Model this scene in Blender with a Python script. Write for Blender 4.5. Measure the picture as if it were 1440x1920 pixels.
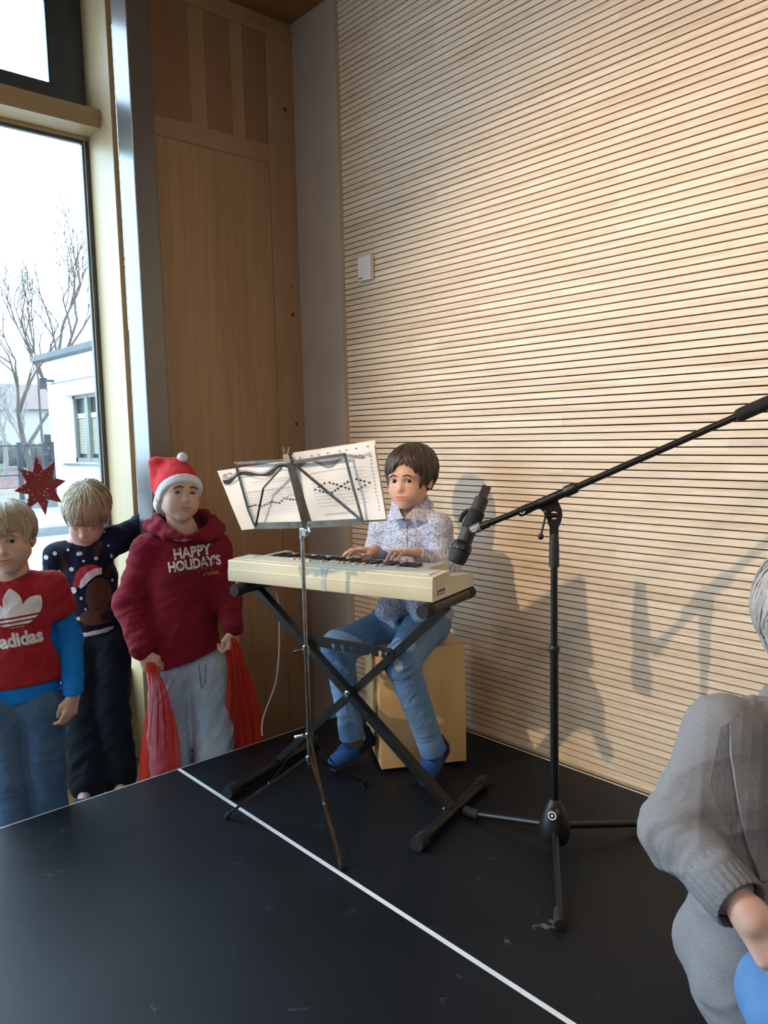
import bpy, bmesh, math, random
import numpy as np
from mathutils import Vector, Matrix
from mathutils.bvhtree import BVHTree

for o in list(bpy.data.objects):
    bpy.data.objects.remove(o, do_unlink=True)
scene = bpy.context.scene
COL = scene.collection
R_ = random.Random(7)

# ------------------------------------------------------------------ camera
FPX = 1445.0                                   # focal length in pixels of a 1440 x 1920 frame
CAM = np.array([3.323, -2.409, 1.280])
_v1 = np.array([-1305.0, 114.0, -FPX]); _v1 /= np.linalg.norm(_v1)
_v2 = np.array([1616.09, 184.0, -FPX]); _v2 /= np.linalg.norm(_v2)
_X = -_v1
_Y = _v2 - _X * np.dot(_X, _v2); _Y /= np.linalg.norm(_Y)
_Z = np.cross(_X, _Y)
RC = np.array([_X, _Y, _Z])                    # camera axes -> room axes
def at(px, py, dep):
    """room point seen at a pixel of the photograph, dep metres in front of the camera"""
    return CAM + RC @ np.array([(px - 720.0) / FPX, (960.0 - py) / FPX, -1.0]) * dep
cd = bpy.data.cameras.new('camera'); cam = bpy.data.objects.new('camera', cd); COL.objects.link(cam)
cd.sensor_fit = 'VERTICAL'; cd.sensor_height = 36.0; cd.lens = 36.0 * FPX / 1920.0
cd.clip_start = 0.05; cd.clip_end = 300
mw = Matrix.Identity(4)
for i in range(3):
    for j in range(3):
        mw[i][j] = RC[i, j]
    mw[i][3] = CAM[i]
cam.matrix_world = mw
scene.camera = cam

# ------------------------------------------------------------------ sky, lamps, exposure
world = bpy.data.worlds.new('sky'); scene.world = world; world.use_nodes = True
wn = world.node_tree.nodes; wl = world.node_tree.links
bgn = wn['Background']
bgn.inputs['Color'].default_value = (0.58, 0.79, 1.0, 1)
bgn.inputs['Strength'].default_value = 9.0
scene.view_settings.view_transform = 'Standard'
scene.view_settings.look = 'None'
scene.view_settings.exposure = 0.12
scene.view_settings.gamma = 1.0
scene.view_settings.use_curve_mapping = False

def link(o): COL.objects.link(o); return o
def aim(o, frm, to):
    o.location = frm
    o.rotation_euler = (Vector(to) - Vector(frm)).to_track_quat('-Z', 'Y').to_euler()
def spot(name, frm, to, watts, color, angle, blend, radius):
    d = bpy.data.lights.new(name, 'SPOT'); d.energy = watts; d.color = color
    d.spot_size = math.radians(angle); d.spot_blend = blend; d.shadow_soft_size = radius
    o = link(bpy.data.objects.new(name, d)); aim(o, frm, to); return o
def area(name, frm, to, watts, color, sx, sy, portal=False):
    d = bpy.data.lights.new(name, 'AREA'); d.energy = watts; d.color = color
    d.shape = 'RECTANGLE'; d.size = sx; d.size_y = sy
    o = link(bpy.data.objects.new(name, d)); aim(o, frm, to)
    if portal: d.cycles.is_portal = True
    return o
# stage spotlight standing left of the stage and a second, pinker one under the ceiling
spot('stage_spotlight', (1.12, -2.85, 2.48), (2.00, -0.05, 1.10), 215, (1.0, 0.75, 0.48), 66, 0.7, 0.022)
spot('ceiling_spotlight', (3.2, -2.6, 3.2), (2.55, 0.0, 2.3), 100, (1.0, 0.60, 0.44), 80, 0.9, 0.08)
# unseen fill lights added at ceiling height to brighten the hall
for lx, ly in ((2.2, -4.2), (5.0, -2.0), (5.0, -4.6)):
    area('ceiling_fill_lamp', (lx, ly, 3.27), (lx, ly, 0), 25, (1.0, 0.92, 0.82), 1.2, 0.6)

# ------------------------------------------------------------------ materials
def nd(nt, t, **kw):
    n = nt.nodes.new(t)
    for k, v in kw.items(): setattr(n, k, v)
    return n
def ramp(nt, fac, stops):
    n = nt.nodes.new('ShaderNodeValToRGB'); cr = n.color_ramp
    while len(cr.elements) < len(stops): cr.elements.new(0.5)
    for e, (p, c) in zip(cr.elements, stops):
        e.position = p; e.color = (c[0], c[1], c[2], 1)
    nt.links.new(fac, n.inputs[0]); return n.outputs[0]
def mixc(nt, fac, a, b, mode='MIX'):
    n = nt.nodes.new('ShaderNodeMix'); n.data_type = 'RGBA'; n.blend_type = mode
    for s, i in ((fac, 0), (a, 6), (b, 7)):
        if hasattr(s, 'links'): nt.links.new(s, n.inputs[i])
        elif i == 0: n.inputs[0].default_value = s
        else: n.inputs[i].default_value = (s[0], s[1], s[2], 1)
    return n.outputs[2]
def coords(nt, kind='Object', scale=(1, 1, 1), loc=(0, 0, 0), rot=(0, 0, 0)):
    mp = nt.nodes.new('ShaderNodeMapping')
    mp.inputs['Scale'].default_value = scale; mp.inputs['Location'].default_value = loc; mp.inputs['Rotation'].default_value = rot
    if kind == 'Position':
        g = nt.nodes.new('ShaderNodeNewGeometry'); nt.links.new(g.outputs['Position'], mp.inputs[0])
    else:
        g = nt.nodes.new('ShaderNodeTexCoord'); nt.links.new(g.outputs[kind], mp.inputs[0])
    return mp.outputs[0]
def noise(nt, vec, scale, detail=3, rough=0.5, dist=0.0):
    n = nt.nodes.new('ShaderNodeTexNoise'); n.inputs['Scale'].default_value = scale
    n.inputs['Detail'].default_value = detail; n.inputs['Roughness'].default_value = rough; n.inputs['Distortion'].default_value = dist
    nt.links.new(vec, n.inputs['Vector']); return n.outputs['Fac']
def newmat(name):
    m = bpy.data.materials.new(name); m.use_nodes = True
    return m, m.node_tree, m.node_tree.nodes['Principled BSDF']
def setbump(nt, bs, h, strength, dist):
    b = nt.nodes.new('ShaderNodeBump'); b.inputs['Strength'].default_value = strength; b.inputs['Distance'].default_value = dist
    nt.links.new(h, b.inputs['Height']); nt.links.new(b.outputs[0], bs.inputs['Normal'])
def M(name, c, c2=None, rough=0.5, metal=0.0, scale=12, bump=0.0, bscale=200, bdist=0.002, sheen=0.0, coat=0.0, spec=0.5, kind='Object', stretch=(1, 1, 1)):
    m, nt, bs = newmat(name)
    if c2 is None: c2 = tuple(x * 0.88 for x in c)
    v = coords(nt, kind, stretch)
    f = noise(nt, v, scale, 4)
    nt.links.new(ramp(nt, f, [(0.35, c), (0.68, c2)]), bs.inputs['Base Color'])
    bs.inputs['Roughness'].default_value = rough; bs.inputs['Metallic'].default_value = metal
    bs.inputs['Specular IOR Level'].default_value = spec
    if sheen: bs.inputs['Sheen Weight'].default_value = sheen; bs.inputs['Sheen Roughness'].default_value = 0.5
    if coat: bs.inputs['Coat Weight'].default_value = coat
    if bump:
        setbump(nt, bs, noise(nt, v, bscale, 3), bump, bdist)
    return m
def wood(name, c1, c2, axis='Z', ring=16, fine=90, rough=0.45, kind='Object', fig=0.0, seed=0.0):
    """pale timber with grain running along an axis"""
    m, nt, bs = newmat(name)
    st = {'X': (0.06, 1, 1), 'Y': (1, 0.06, 1), 'Z': (1, 1, 0.06)}[axis]
    v = coords(nt, kind, st, (seed, seed * 1.7, seed * 0.6))
    f1 = noise(nt, v, ring, 3, 0.55, 1.2)
    f2 = noise(nt, v, fine, 4, 0.6)
    w = nt.nodes.new('ShaderNodeMath'); w.operation = 'MULTIPLY_ADD'; w.inputs[1].default_value = 0.35
    nt.links.new(f2, w.inputs[0]); 
    w2 = nt.nodes.new('ShaderNodeMath'); w2.operation = 'MULTIPLY'; w2.inputs[1].default_value = 0.65
    nt.links.new(f1, w2.inputs[0]); nt.links.new(w2.outputs[0], w.inputs[2])
    col = ramp(nt, w.outputs[0], [(0.30, c1), (0.52, tuple((a + b) / 2 for a, b in zip(c1, c2))), (0.70, c2)])
    if fig:                      # flame figure of flat-sawn veneer
        wt = nd(nt, 'ShaderNodeTexWave'); wt.wave_type = 'BANDS'; wt.bands_direction = 'Y'; wt.wave_profile = 'SAW'
        wt.inputs['Scale'].default_value = 5.5; wt.inputs['Distortion'].default_value = 7.0; wt.inputs['Detail'].default_value = 2.0; wt.inputs['Detail Scale'].default_value = 0.8
        nt.links.new(coords(nt, kind, (1, 1, 0.22)), wt.inputs['Vector'])
        col = mixc(nt, fig, col, mixc(nt, 1.0, col, ramp(nt, wt.outputs['Fac'], [(0.0, (1, 1, 1)), (0.75, (0.94, 0.92, 0.90)), (1.0, (0.66, 0.58, 0.52))]), 'MULTIPLY'))
    nt.links.new(col, bs.inputs['Base Color'])
    bs.inputs['Roughness'].default_value = rough
    setbump(nt, bs, f2, 0.12, 0.001)
    return m
def slat_wood():
    """pine slats cut from one glued board: grain and block pattern run on across the grooves"""
    m, nt, bs = newmat('slat_pine')
    v = coords(nt, 'Position', (1, 1, 1))
    sp = nd(nt, 'ShaderNodeSeparateXYZ'); nt.links.new(v, sp.inputs[0])
    cb = nd(nt, 'ShaderNodeCombineXYZ'); nt.links.new(sp.outputs[0], cb.inputs[0]); nt.links.new(sp.outputs[2], cb.inputs[1])
    br = nd(nt, 'ShaderNodeTexBrick'); br.offset = 0.37; br.offset_frequency = 2
    br.inputs['Scale'].default_value = 1; br.inputs['Mortar Size'].default_value = 0.0
    br.inputs['Brick Width'].default_value = 0.62; br.inputs['Row Height'].default_value = 0.043
    br.inputs['Color1'].default_value = (0.0, 0, 0, 1); br.inputs['Color2'].default_value = (1, 1, 1, 1); br.inputs['Bias'].default_value = 0
    nt.links.new(cb.outputs[0], br.inputs['Vector'])
    vg = coords(nt, 'Position', (0.045, 1, 1))
    g1 = noise(nt, vg, 60, 3, 0.55, 0.8); g2 = noise(nt, vg, 260, 3)
    base = mixc(nt, br.outputs['Color'], (0.80, 0.685, 0.53), (0.71, 0.585, 0.435))
    g = ramp(nt, g1, [(0.45, (1, 1, 1)), (0.75, (0.80, 0.74, 0.66))])
    c = mixc(nt, 1.0, base, g, 'MULTIPLY')
    g3 = ramp(nt, g2, [(0.4, (1, 1, 1)), (0.75, (0.90, 0.87, 0.83))])
    c = mixc(nt, 1.0, c, g3, 'MULTIPLY')
    nt.links.new(c, bs.inputs['Base Color']); bs.inputs['Roughness'].default_value = 0.5
    return m

MAT = {}
MAT['slat'] = slat_wood()
MAT['groove'] = M('groove_shade', (0.012, 0.006, 0.004), (0.008, 0.004, 0.003), 1.0, spec=0.0)  # near-black slat backing: the shade inside the grooves is put into its colour
MAT['plaster'] = M('grey_white_plaster', (0.53, 0.50, 0.46), (0.49, 0.46, 0.42), 0.85, scale=5, bump=0.1, bscale=160)
MAT['trim_pine'] = wood('trim_pine', (0.52, 0.36, 0.22), (0.40, 0.26, 0.15), 'Z')
MAT['larch'] = wood('larch_panel', (0.47, 0.305, 0.165), (0.345, 0.21, 0.105), 'Z', ring=9, fine=70, fig=0.38)
MAT['larch_dark'] = wood('larch_board_dark', (0.32, 0.185, 0.102), (0.255, 0.142, 0.078), 'Z', ring=12, fine=90, seed=3)
MAT['larch_mid'] = wood('larch_board_mid', (0.44, 0.285, 0.158), (0.35, 0.215, 0.115), 'Z', ring=12, fine=90, seed=5)
MAT['larch_rail'] = wood('larch_rail', (0.42, 0.265, 0.152), (0.34, 0.205, 0.115), 'Y', ring=10, fine=80, seed=9)
MAT['frame_wood'] = wood('window_wood', (0.56, 0.42, 0.235), (0.45, 0.32, 0.165), 'Z', ring=10, fine=90, seed=2)
MAT['frame_wood_h'] = wood('window_wood_across', (0.54, 0.40, 0.225), (0.43, 0.30, 0.155), 'Y', ring=10, fine=90, seed=4)
MAT['ceiling_wood'] = wood('ceiling_wood', (0.33, 0.17, 0.08), (0.24, 0.115, 0.05), 'Y', ring=8, fine=60)
MAT['floor_wood'] = wood('oak_floor', (0.30, 0.165, 0.075), (0.22, 0.115, 0.05), 'Y', ring=10, fine=70, rough=0.4)
MAT['steel_paint'] = M('painted_steel', (0.125, 0.118, 0.110), (0.115, 0.108, 0.10), 0.24, 0.0, scale=3, spec=1.0)
MAT['alu_dark'] = M('anthracite_aluminium', (0.085, 0.095, 0.115), (0.07, 0.08, 0.10), 0.4, 0.3)
MAT['alu'] = M('aluminium', (0.72, 0.74, 0.76), (0.62, 0.64, 0.66), 0.35, 0.6)
MAT['chrome'] = M('worn_chrome', (0.46, 0.445, 0.425), (0.30, 0.285, 0.27), 0.15, 1.0, scale=40)
MAT['black_metal'] = M('black_powder_coat', (0.0045, 0.0048, 0.006), (0.008, 0.0082, 0.010), 0.33, 0.0, scale=60, spec=0.4)
MAT['rubber'] = M('black_rubber', (0.011, 0.011, 0.012), (0.018, 0.018, 0.019), 0.75, 0.0, scale=60, bump=0.2, spec=0.3)
MAT['plastic_black'] = M('black_plastic', (0.006, 0.006, 0.007), (0.010, 0.010, 0.012), 0.42, spec=0.4)
MAT['white_line'] = M('white_edge_line', (0.80, 0.82, 0.84), (0.70, 0.72, 0.75), 0.5)
MAT['white_plastic'] = M('white_plastic', (0.74, 0.70, 0.67), (0.70, 0.66, 0.63), 0.5)
def glass_mat():
    m, nt, bs = newmat('window_glass')
    tr = nd(nt, 'ShaderNodeBsdfTransparent'); tr.inputs[0].default_value = (0.97, 0.99, 0.985, 1)
    gl = nd(nt, 'ShaderNodeBsdfGlossy'); gl.inputs['Roughness'].default_value = 0.02
    mx = nd(nt, 'ShaderNodeMixShader'); mx.inputs[0].default_value = 0.05
    nt.links.new(tr.outputs[0], mx.inputs[1]); nt.links.new(gl.outputs[0], mx.inputs[2])
    nt.links.new(mx.outputs[0], nt.nodes['Material Output'].inputs[0]); return m
MAT['glass'] = glass_mat()
def stage_mat():
    m, nt, bs = newmat('black_stage_board')
    v = coords(nt, 'Position')
    n1 = noise(nt, v, 2.2, 4, 0.6); n2 = noise(nt, v, 380, 2)
    sc = nd(nt, 'ShaderNodeTexVoronoi'); sc.feature = 'DISTANCE_TO_EDGE'; sc.inputs['Scale'].default_value = 3.3
    wv = noise(nt, v, 5, 3)
    vm = nd(nt, 'ShaderNodeVectorMath'); vm.operation = 'ADD'; nt.links.new(v, vm.inputs[0])
    cx = nd(nt, 'ShaderNodeCombineXYZ'); nt.links.new(wv, cx.inputs[0]); nt.links.new(wv, cx.inputs[1]); nt.links.new(cx.outputs[0], vm.inputs[1])
    nt.links.new(vm.outputs[0], sc.inputs['Vector'])
    base = ramp(nt, n1, [(0.3, (0.0036, 0.0052, 0.0080)), (0.7, (0.0058, 0.0080, 0.0115))])
    scr = ramp(nt, sc.outputs[0], [(0.0, (0.10, 0.10, 0.105)), (0.006, (0, 0, 0))])
    msk = ramp(nt, noise(nt, v, 9, 2), [(0.60, (0, 0, 0)), (0.70, (1, 1, 1))])
    c = mixc(nt, 1.0, base, mixc(nt, 1.0, scr, msk, 'MULTIPLY'), 'ADD')
    smd = ramp(nt, noise(nt, v, 6.3, 5, 0.7), [(0.645, (0, 0, 0)), (0.76, (0.07, 0.072, 0.078))])
    c = mixc(nt, 0.5, c, smd, 'ADD')
    nt.links.new(c, bs.inputs['Base Color'])
    rr = ramp(nt, n1, [(0.3, (0.42, 0.42, 0.42)), (0.7, (0.55, 0.55, 0.55))]); nt.links.new(rr, bs.inputs['Roughness'])
    bs.inputs['Specular IOR Level'].default_value = 0.24
    setbump(nt, bs, n2, 0.15, 0.0006)
    return m
MAT['stage'] = stage_mat()

# ------------------------------------------------------------------ mesh helpers
class MB:
    """collects shapes; build() links them as one mesh object"""
    def __init__(s): s.v = []; s.f = []; s.mi = []; s.cur = 0
    def add(s, vs, fs):
        o = len(s.v); s.v += [tuple(map(float, p)) for p in vs]
        s.f += [tuple(i + o for i in f) for f in fs]; s.mi += [s.cur] * len(fs); return s
    def box(s, lo, hi, bev=0.0):
        if bev > 0:
            bm = bmesh.new(); bmesh.ops.create_cube(bm, size=1.0)
            for v in bm.verts:
                v.co = Vector([(lo[i] + hi[i]) / 2 + v.co[i] * (hi[i] - lo[i]) for i in range(3)])
            bmesh.ops.bevel(bm, geom=list(bm.edges), offset=bev, segments=2, profile=0.5, affect='EDGES')
            bm.verts.index_update()
            s.add([v.co[:] for v in bm.verts], [[v.index for v in f.verts] for f in bm.faces]); bm.free(); return s
        x0, y0, z0 = lo; x1, y1, z1 = hi
        return s.add([(x0, y0, z0), (x1, y0, z0), (x1, y1, z0), (x0, y1, z0), (x0, y0, z1), (x1, y0, z1), (x1, y1, z1), (x0, y1, z1)],
                     [(3, 2, 1, 0), (4, 5, 6, 7), (0, 1, 5, 4), (1, 2, 6, 5), (2, 3, 7, 6), (3, 0, 4, 7)])
    def tube(s, pts, r, n=12, cap=True, flat=None):
        """tube through points; r a number or one radius per point; flat=(axis, ratio) squashes the section"""
        P = [Vector(p) for p in pts]; m = len(P)
        rs = [r] * m if not hasattr(r, '__len__') else list(r)
        vs = []; prev = None
        for i in range(m):
            t = (P[min(i + 1, m - 1)] - P[max(i - 1, 0)]).normalized()
            if prev is None:
                a = Vector((0, 0, 1)) if abs(t.z) < 0.9 else Vector((1, 0, 0))
                nrm = t.cross(a).normalized()
            else:
                nrm = (prev - t * prev.dot(t)).normalized()
            prev = nrm; b = t.cross(nrm)
            for k in range(n):
                an = 2 * math.pi * k / n
                off = nrm * math.cos(an) * rs[i] + b * math.sin(an) * rs[i]
                if flat:
                    ax = Vector(flat[0]); off = off - ax * off.dot(ax) * (1 - flat[1])
                vs.append(P[i] + off)
        fs = []
        for i in range(m - 1):
            for k in range(n):
                fs.append((i * n + k, i * n + (k + 1) % n, (i + 1) * n + (k + 1) % n, (i + 1) * n + k))
        if cap:
            fs.append(tuple(range(n - 1, -1, -1))); fs.append(tuple((m - 1) * n + k for k in range(n)))
        return s.add(vs, fs)
    def bar(s, a, b, w, t, up=(0, 0, 1)):
        """rectangular bar from a to b, w wide (across), t thick (along up)"""
        a = Vector(a); b = Vector(b); d = (b - a).normalized(); u = Vector(up)
        u = (u - d * u.dot(d)).normalized(); c = d.cross(u)
        vs = []
        for p in (a, b):
            for x, y in ((-1, -1), (1, -1), (1, 1), (-1, 1)):
                vs.append(p + c * x * w / 2 + u * y * t / 2)
        return s.add(vs, [(0, 3, 2, 1), (4, 5, 6, 7), (0, 1, 5, 4), (1, 2, 6, 5), (2, 3, 7, 6), (3, 0, 4, 7)])
    def lathe(s, prof, o=(0, 0, 0), axis=(0, 0, 1), n=24, sq=None):
        ax = Vector(axis).normalized(); a = Vector((1, 0, 0)) if abs(ax.x) < 0.9 else Vector((0, 1, 0))
        u = ax.cross(a).normalized(); w = ax.cross(u); o = Vector(o); vs = []
        for r, h in prof:
            for k in range(n):
                an = 2 * math.pi * k / n
                vs.append(o + ax * h + u * math.cos(an) * r + w * math.sin(an) * r)
        m = len(prof); fs = []
        for i in range(m - 1):
            for k in range(n):
                fs.append((i * n + k, i * n + (k + 1) % n, (i + 1) * n + (k + 1) % n, (i + 1) * n + k))
        fs.append(tuple(range(n - 1, -1, -1))); fs.append(tuple((m - 1) * n + k for k in range(n)))
        return s.add(vs, fs)
    def sphere(s, c, r, nu=16, nv=10):
        c = Vector(c); r = (r, r, r) if not hasattr(r, '__len__') else r
        pr = []
        vs = [c + Vector((0, 0, -r[2]))]
        for i in range(1, nv):
            ph = -math.pi / 2 + math.pi * i / nv
            for k in range(nu):
                th = 2 * math.pi * k / nu
                vs.append(c + Vector((r[0] * math.cos(ph) * math.cos(th), r[1] * math.cos(ph) * math.sin(th), r[2] * math.sin(ph))))
        vs.append(c + Vector((0, 0, r[2]))); fs = []
        for k in range(nu): fs.append((0, 1 + (k + 1) % nu, 1 + k))
        for i in range(nv - 2):
            for k in range(nu):
                fs.append((1 + i * nu + k, 1 + i * nu + (k + 1) % nu, 1 + (i + 1) * nu + (k + 1) % nu, 1 + (i + 1) * nu + k))
        e = len(vs) - 1; b = 1 + (nv - 2) * nu
        for k in range(nu): fs.append((e, b + k, b + (k + 1) % nu))
        return s.add(vs, fs)
    def prism(s, poly, a, b):
        """poly: 2D outline mapped by function a (front) and b (back)"""
        n = len(poly); vs = [a(*p) for p in poly] + [b(*p) for p in poly]
        fs = [tuple(range(n - 1, -1, -1)), tuple(range(n, 2 * n))]
        for i in range(n): fs.append((i, (i + 1) % n, n + (i + 1) % n, n + i))
        return s.add(vs, fs)
    def mesh(s, name, smooth=None):
        me = bpy.data.meshes.new(name); me.from_pydata(s.v, [], s.f)
        if any(s.mi): me.polygons.foreach_set('material_index', s.mi)
        if smooth is not None:
            me.polygons.foreach_set('use_smooth', [True] * len(me.polygons)); me.set_sharp_from_angle(angle=math.radians(smooth))
        me.update(); return me
    def build(s, name, mat, parent=None, smooth=None, loc=None):
        return obj(name, s.mesh(name, smooth), mat, parent, loc)
def obj(name, me, mat, parent=None, loc=None):
    o = link(bpy.data.objects.new(name, me))
    for m in (mat if isinstance(mat, (list, tuple)) else [mat]):
        if m is not None: me.materials.append(MAT[m] if isinstance(m, str) else m)
    if parent is not None: o.parent = parent
    if loc is not None: o.location = loc
    return o
def tag(o, label, cat, group=None, kind=None):
    o['label'] = label
    if cat: o['category'] = cat
    if group: o['group'] = group
    if kind: o['kind'] = kind
    return o
def structure(o): o['kind'] = 'structure'; return o
def thing(name, label, cat, loc=(0, 0, 0), rz=0.0, group=None):
    o = link(bpy.data.objects.new(name, None)); o.empty_display_size = 0.05
    o.location = loc; o.rotation_euler = (0, 0, rz); return tag(o, label, cat, group)
# ------------------------------------------------------------------ the room
FZ = -0.30                      # hall floor; the stage top is z = 0
CZ = 3.34                       # ceiling
floor = structure(MB().box((-0.44, -7.5, FZ - 0.05), (7.5, 0.03, FZ)).build('floor', 'floor_wood'))
for i in range(8):              # floor boards of the strip beside the stage
    MB().box((-0.43 + i * 0.13, -4.6, FZ), (-0.43 + i * 0.13 + 0.127, -0.02, FZ + 0.003)).build('floor_board', 'floor_wood', floor)
ceil = structure(MB().box((-0.6, -7.5, CZ + 0.02), (7.5, 0.1, CZ + 0.1)).build('ceiling', 'ceiling_wood'))
for i in range(9):
    MB().box((-0.02 + i * 0.25, -7.4, CZ), (-0.02 + i * 0.25 + 0.246, 0.02, CZ + 0.03)).build('ceiling_board', 'ceiling_wood', ceil)
structure(MB().box((7.4, -7.5, FZ), (7.5, 0.1, CZ)).build('wall_right', 'plaster'))
structure(MB().box((-0.6, -7.6, FZ), (7.5, -7.5, CZ)).build('wall_front', 'plaster'))

wb = structure(MB().box((-0.02, 0.022, FZ), (7.5, 0.12, CZ + 0.02)).build('wall_back', 'plaster'))
MB().box((0.37, 0.0195, 0.0), (5.2, 0.0215, 3.33)).build('slat_backing', 'groove', wb)
PITCH = 0.0261; GAP = 0.0046
slat_me = MB().box((0, 0, 0), (4.8, 0.0190, PITCH - GAP)).mesh('slat')
slat_me.materials.append(MAT['slat'])
z = 1.2183 - 46 * PITCH + PITCH
MB().box((0.396, 0.0, 0.012), (5.196, 0.0190, z - GAP + 0.0)).build('slat', 'slat', wb)
k = 0
while z < 3.33 - PITCH:
    o = link(bpy.data.objects.new('slat', slat_me)); o.parent = wb; o.location = (0.396, 0.0, z); z += PITCH
MB().box((0.384, -0.003, 0.0), (0.3955, 0.022, 3.33)).box((0.366, 0.002, 0.0), (0.3835, 0.022, 3.33)).build('slat_edge_trim', 'trim_pine', wb)
MB().box((0.3955, 0.001, 0.0), (5.2, 0.012, 0.011)).build('slat_base_strip', 'trim_pine', wb)

# timber-panelled wall between window and corner
wlft = structure(MB().box((-0.17, -0.8425, FZ), (-0.012, 0.022, CZ)).build('wall_left', 'larch'))
MB().box((-0.012, -0.140, FZ), (0.0, 0.0215, 3.28)).build('stile', 'larch_mid', wlft)
MB().box((-0.012, -0.815, 2.635), (0.004, -0.141, 2.720)).build('rail', 'larch_rail', wlft)
MB().box((-0.012, -0.815, 0.147), (0.001, -0.141, 0.208)).build('rail', 'larch_rail', wlft)
MB().box((-0.012, -0.815, -0.295), (0.002, -0.141, -0.232)).build('rail', 'larch_rail', wlft)
ys = [-0.815, -0.560, -0.475, -0.340, -0.270, -0.141]
for i in range(5):
    MB().box((-0.012, ys[i] + 0.0006, 2.7205), (-0.002, ys[i + 1] - 0.0006, 3.245)).build('board', 'larch_dark' if i % 2 == 0 else 'larch_mid', wlft)
for y0, y1 in ((-0.815, -0.452), (-0.4515, -0.1415)):
    MB().box((-0.012, y0, 0.2085), (-0.003, y1, 2.6345)).build('panel', 'larch', wlft)
MB().box((-0.012, -0.815, -0.2315), (-0.003, -0.1415, 0.1465)).build('panel', 'larch_mid', wlft)
MB().box((-0.012, -0.815, 3.246), (0.006, 0.0215, 3.30)).build('cornice', 'larch_rail', wlft)
for (yy, zz, rr) in ((-0.034, 2.919, 0.012), (-0.029, 1.907, 0.011), (-0.030, 1.346, 0.010), (-0.03, 2.05, 0.006)):
    MB().lathe([(rr, 0.0), (rr * 0.8, 0.0006)], (0.0, yy, zz), (1, 0, 0), 12).build('knot', M('knot', (0.15, 0.06, 0.025), (0.10, 0.04, 0.02), 0.6, scale=80), wlft)

# window wall: jamb, transom, sill, frames and panes
YJ = -0.868; XW = -0.441; YE = -2.55
win = structure(link(bpy.data.objects.new('window_1', None)))
def wpart(name, mat, lo, hi, bev=0, parent=None):
    return MB().box(lo, hi, bev).build(name, mat, parent or win)
wpart('jamb', 'frame_wood', (-0.47, YJ, FZ), (-0.17, YJ + 0.025, CZ))
wpart('transom', 'frame_wood_h', (-0.47, YE, 2.716), (-0.292, YJ - 0.0005, 2.800))
wpart('window_head', 'frame_wood_h', (-0.47, YE, 2.700), (-0.430, YJ - 0.0005, 2.7155))
wpart('sill', 'frame_wood_h', (-0.47, YE, 0.077), (-0.297, YJ - 0.0005, 0.162))
wpart('apron_panel', 'frame_wood', (-0.47, YE, FZ), (-0.42, YJ - 0.0005, 0.0765))
wpart('gasket', 'alu_dark', (-0.462, YJ - 0.034, 0.162), (-0.440, YJ - 0.0005, 2.700))
wpart('bead', 'alu', (-0.465, YJ - 0.024, 0.162), (-0.4385, YJ - 0.020, 2.696))
wpart('gasket', 'alu_dark', (-0.462, YE, 2.684), (-0.440, YJ - 0.034, 2.6995))
wpart('pane', 'glass', (-0.458, YE, 0.163), (-0.452, YJ - 0.03, 2.69))
wpart('frame_post', 'frame_wood', (-0.47, YE - 0.12, FZ), (-0.36, YE - 0.0005, CZ))
win2 = structure(link(bpy.data.objects.new('window_2', None)))
wpart('window_frame', 'alu_dark', (-0.47, YE, 2.8005), (-0.441, YJ - 0.0005, 2.925), parent=win2)
wpart('window_frame', 'alu_dark', (-0.47, -1.025, 2.926), (-0.441, YJ - 0.0005, CZ), parent=win2)
wpart('glazing_bead', 'plastic_black', (-0.465, -1.032, 2.926), (-0.446, -1.0255, CZ), parent=win2)
wpart('pane', 'glass', (-0.458, YE, 2.926), (-0.452, -1.033, CZ), parent=win2)
# further windows of the hall on the same side
win3 = structure(link(bpy.data.objects.new('window_3', None)))
wpart('sill', 'frame_wood_h', (-0.47, -7.5, FZ), (-0.36, YE - 0.121, 0.162), parent=win3)
wpart('transom', 'frame_wood_h', (-0.47, -7.5, 2.70), (-0.36, YE - 0.121, 2.80), parent=win3)
wpart('frame_post', 'frame_wood', (-0.47, -5.1, 0.163), (-0.36, -4.98, 2.699), parent=win3)
wpart('pane', 'glass', (-0.458, -7.5, 0.163), (-0.452, -5.101, 2.69), parent=win3)
wpart('pane', 'glass', (-0.458, -4.979, 0.163), (-0.452, YE - 0.121, 2.69), parent=win3)
for yc, w in ((-1.72, 1.66), (-3.8, 2.2), (-6.2, 2.3)):
    area('daylight_opening', (-0.50, yc, 1.43), (5, yc, 1.43), 1, (1, 1, 1), w, 2.6, portal=True)

# free-standing steel column in front of the window wall
col = thing('steel_column', 'grey painted square steel column between window and timber wall', 'column', (0.073, -0.867, FZ))
MB().box((-0.073, -0.052, 0.012), (0.073, 0.051, CZ - FZ - 0.012), 0.006).build('shaft', 'steel_paint', col)
MB().box((-0.10, -0.08, 0.0035), (0.10, 0.065, 0.012)).build('base_plate', 'steel_paint', col)
MB().box((-0.10, -0.08, CZ - FZ - 0.012), (0.10, 0.065, CZ - FZ - 0.0005)).build('head_plate', 'steel_paint', col)

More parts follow.
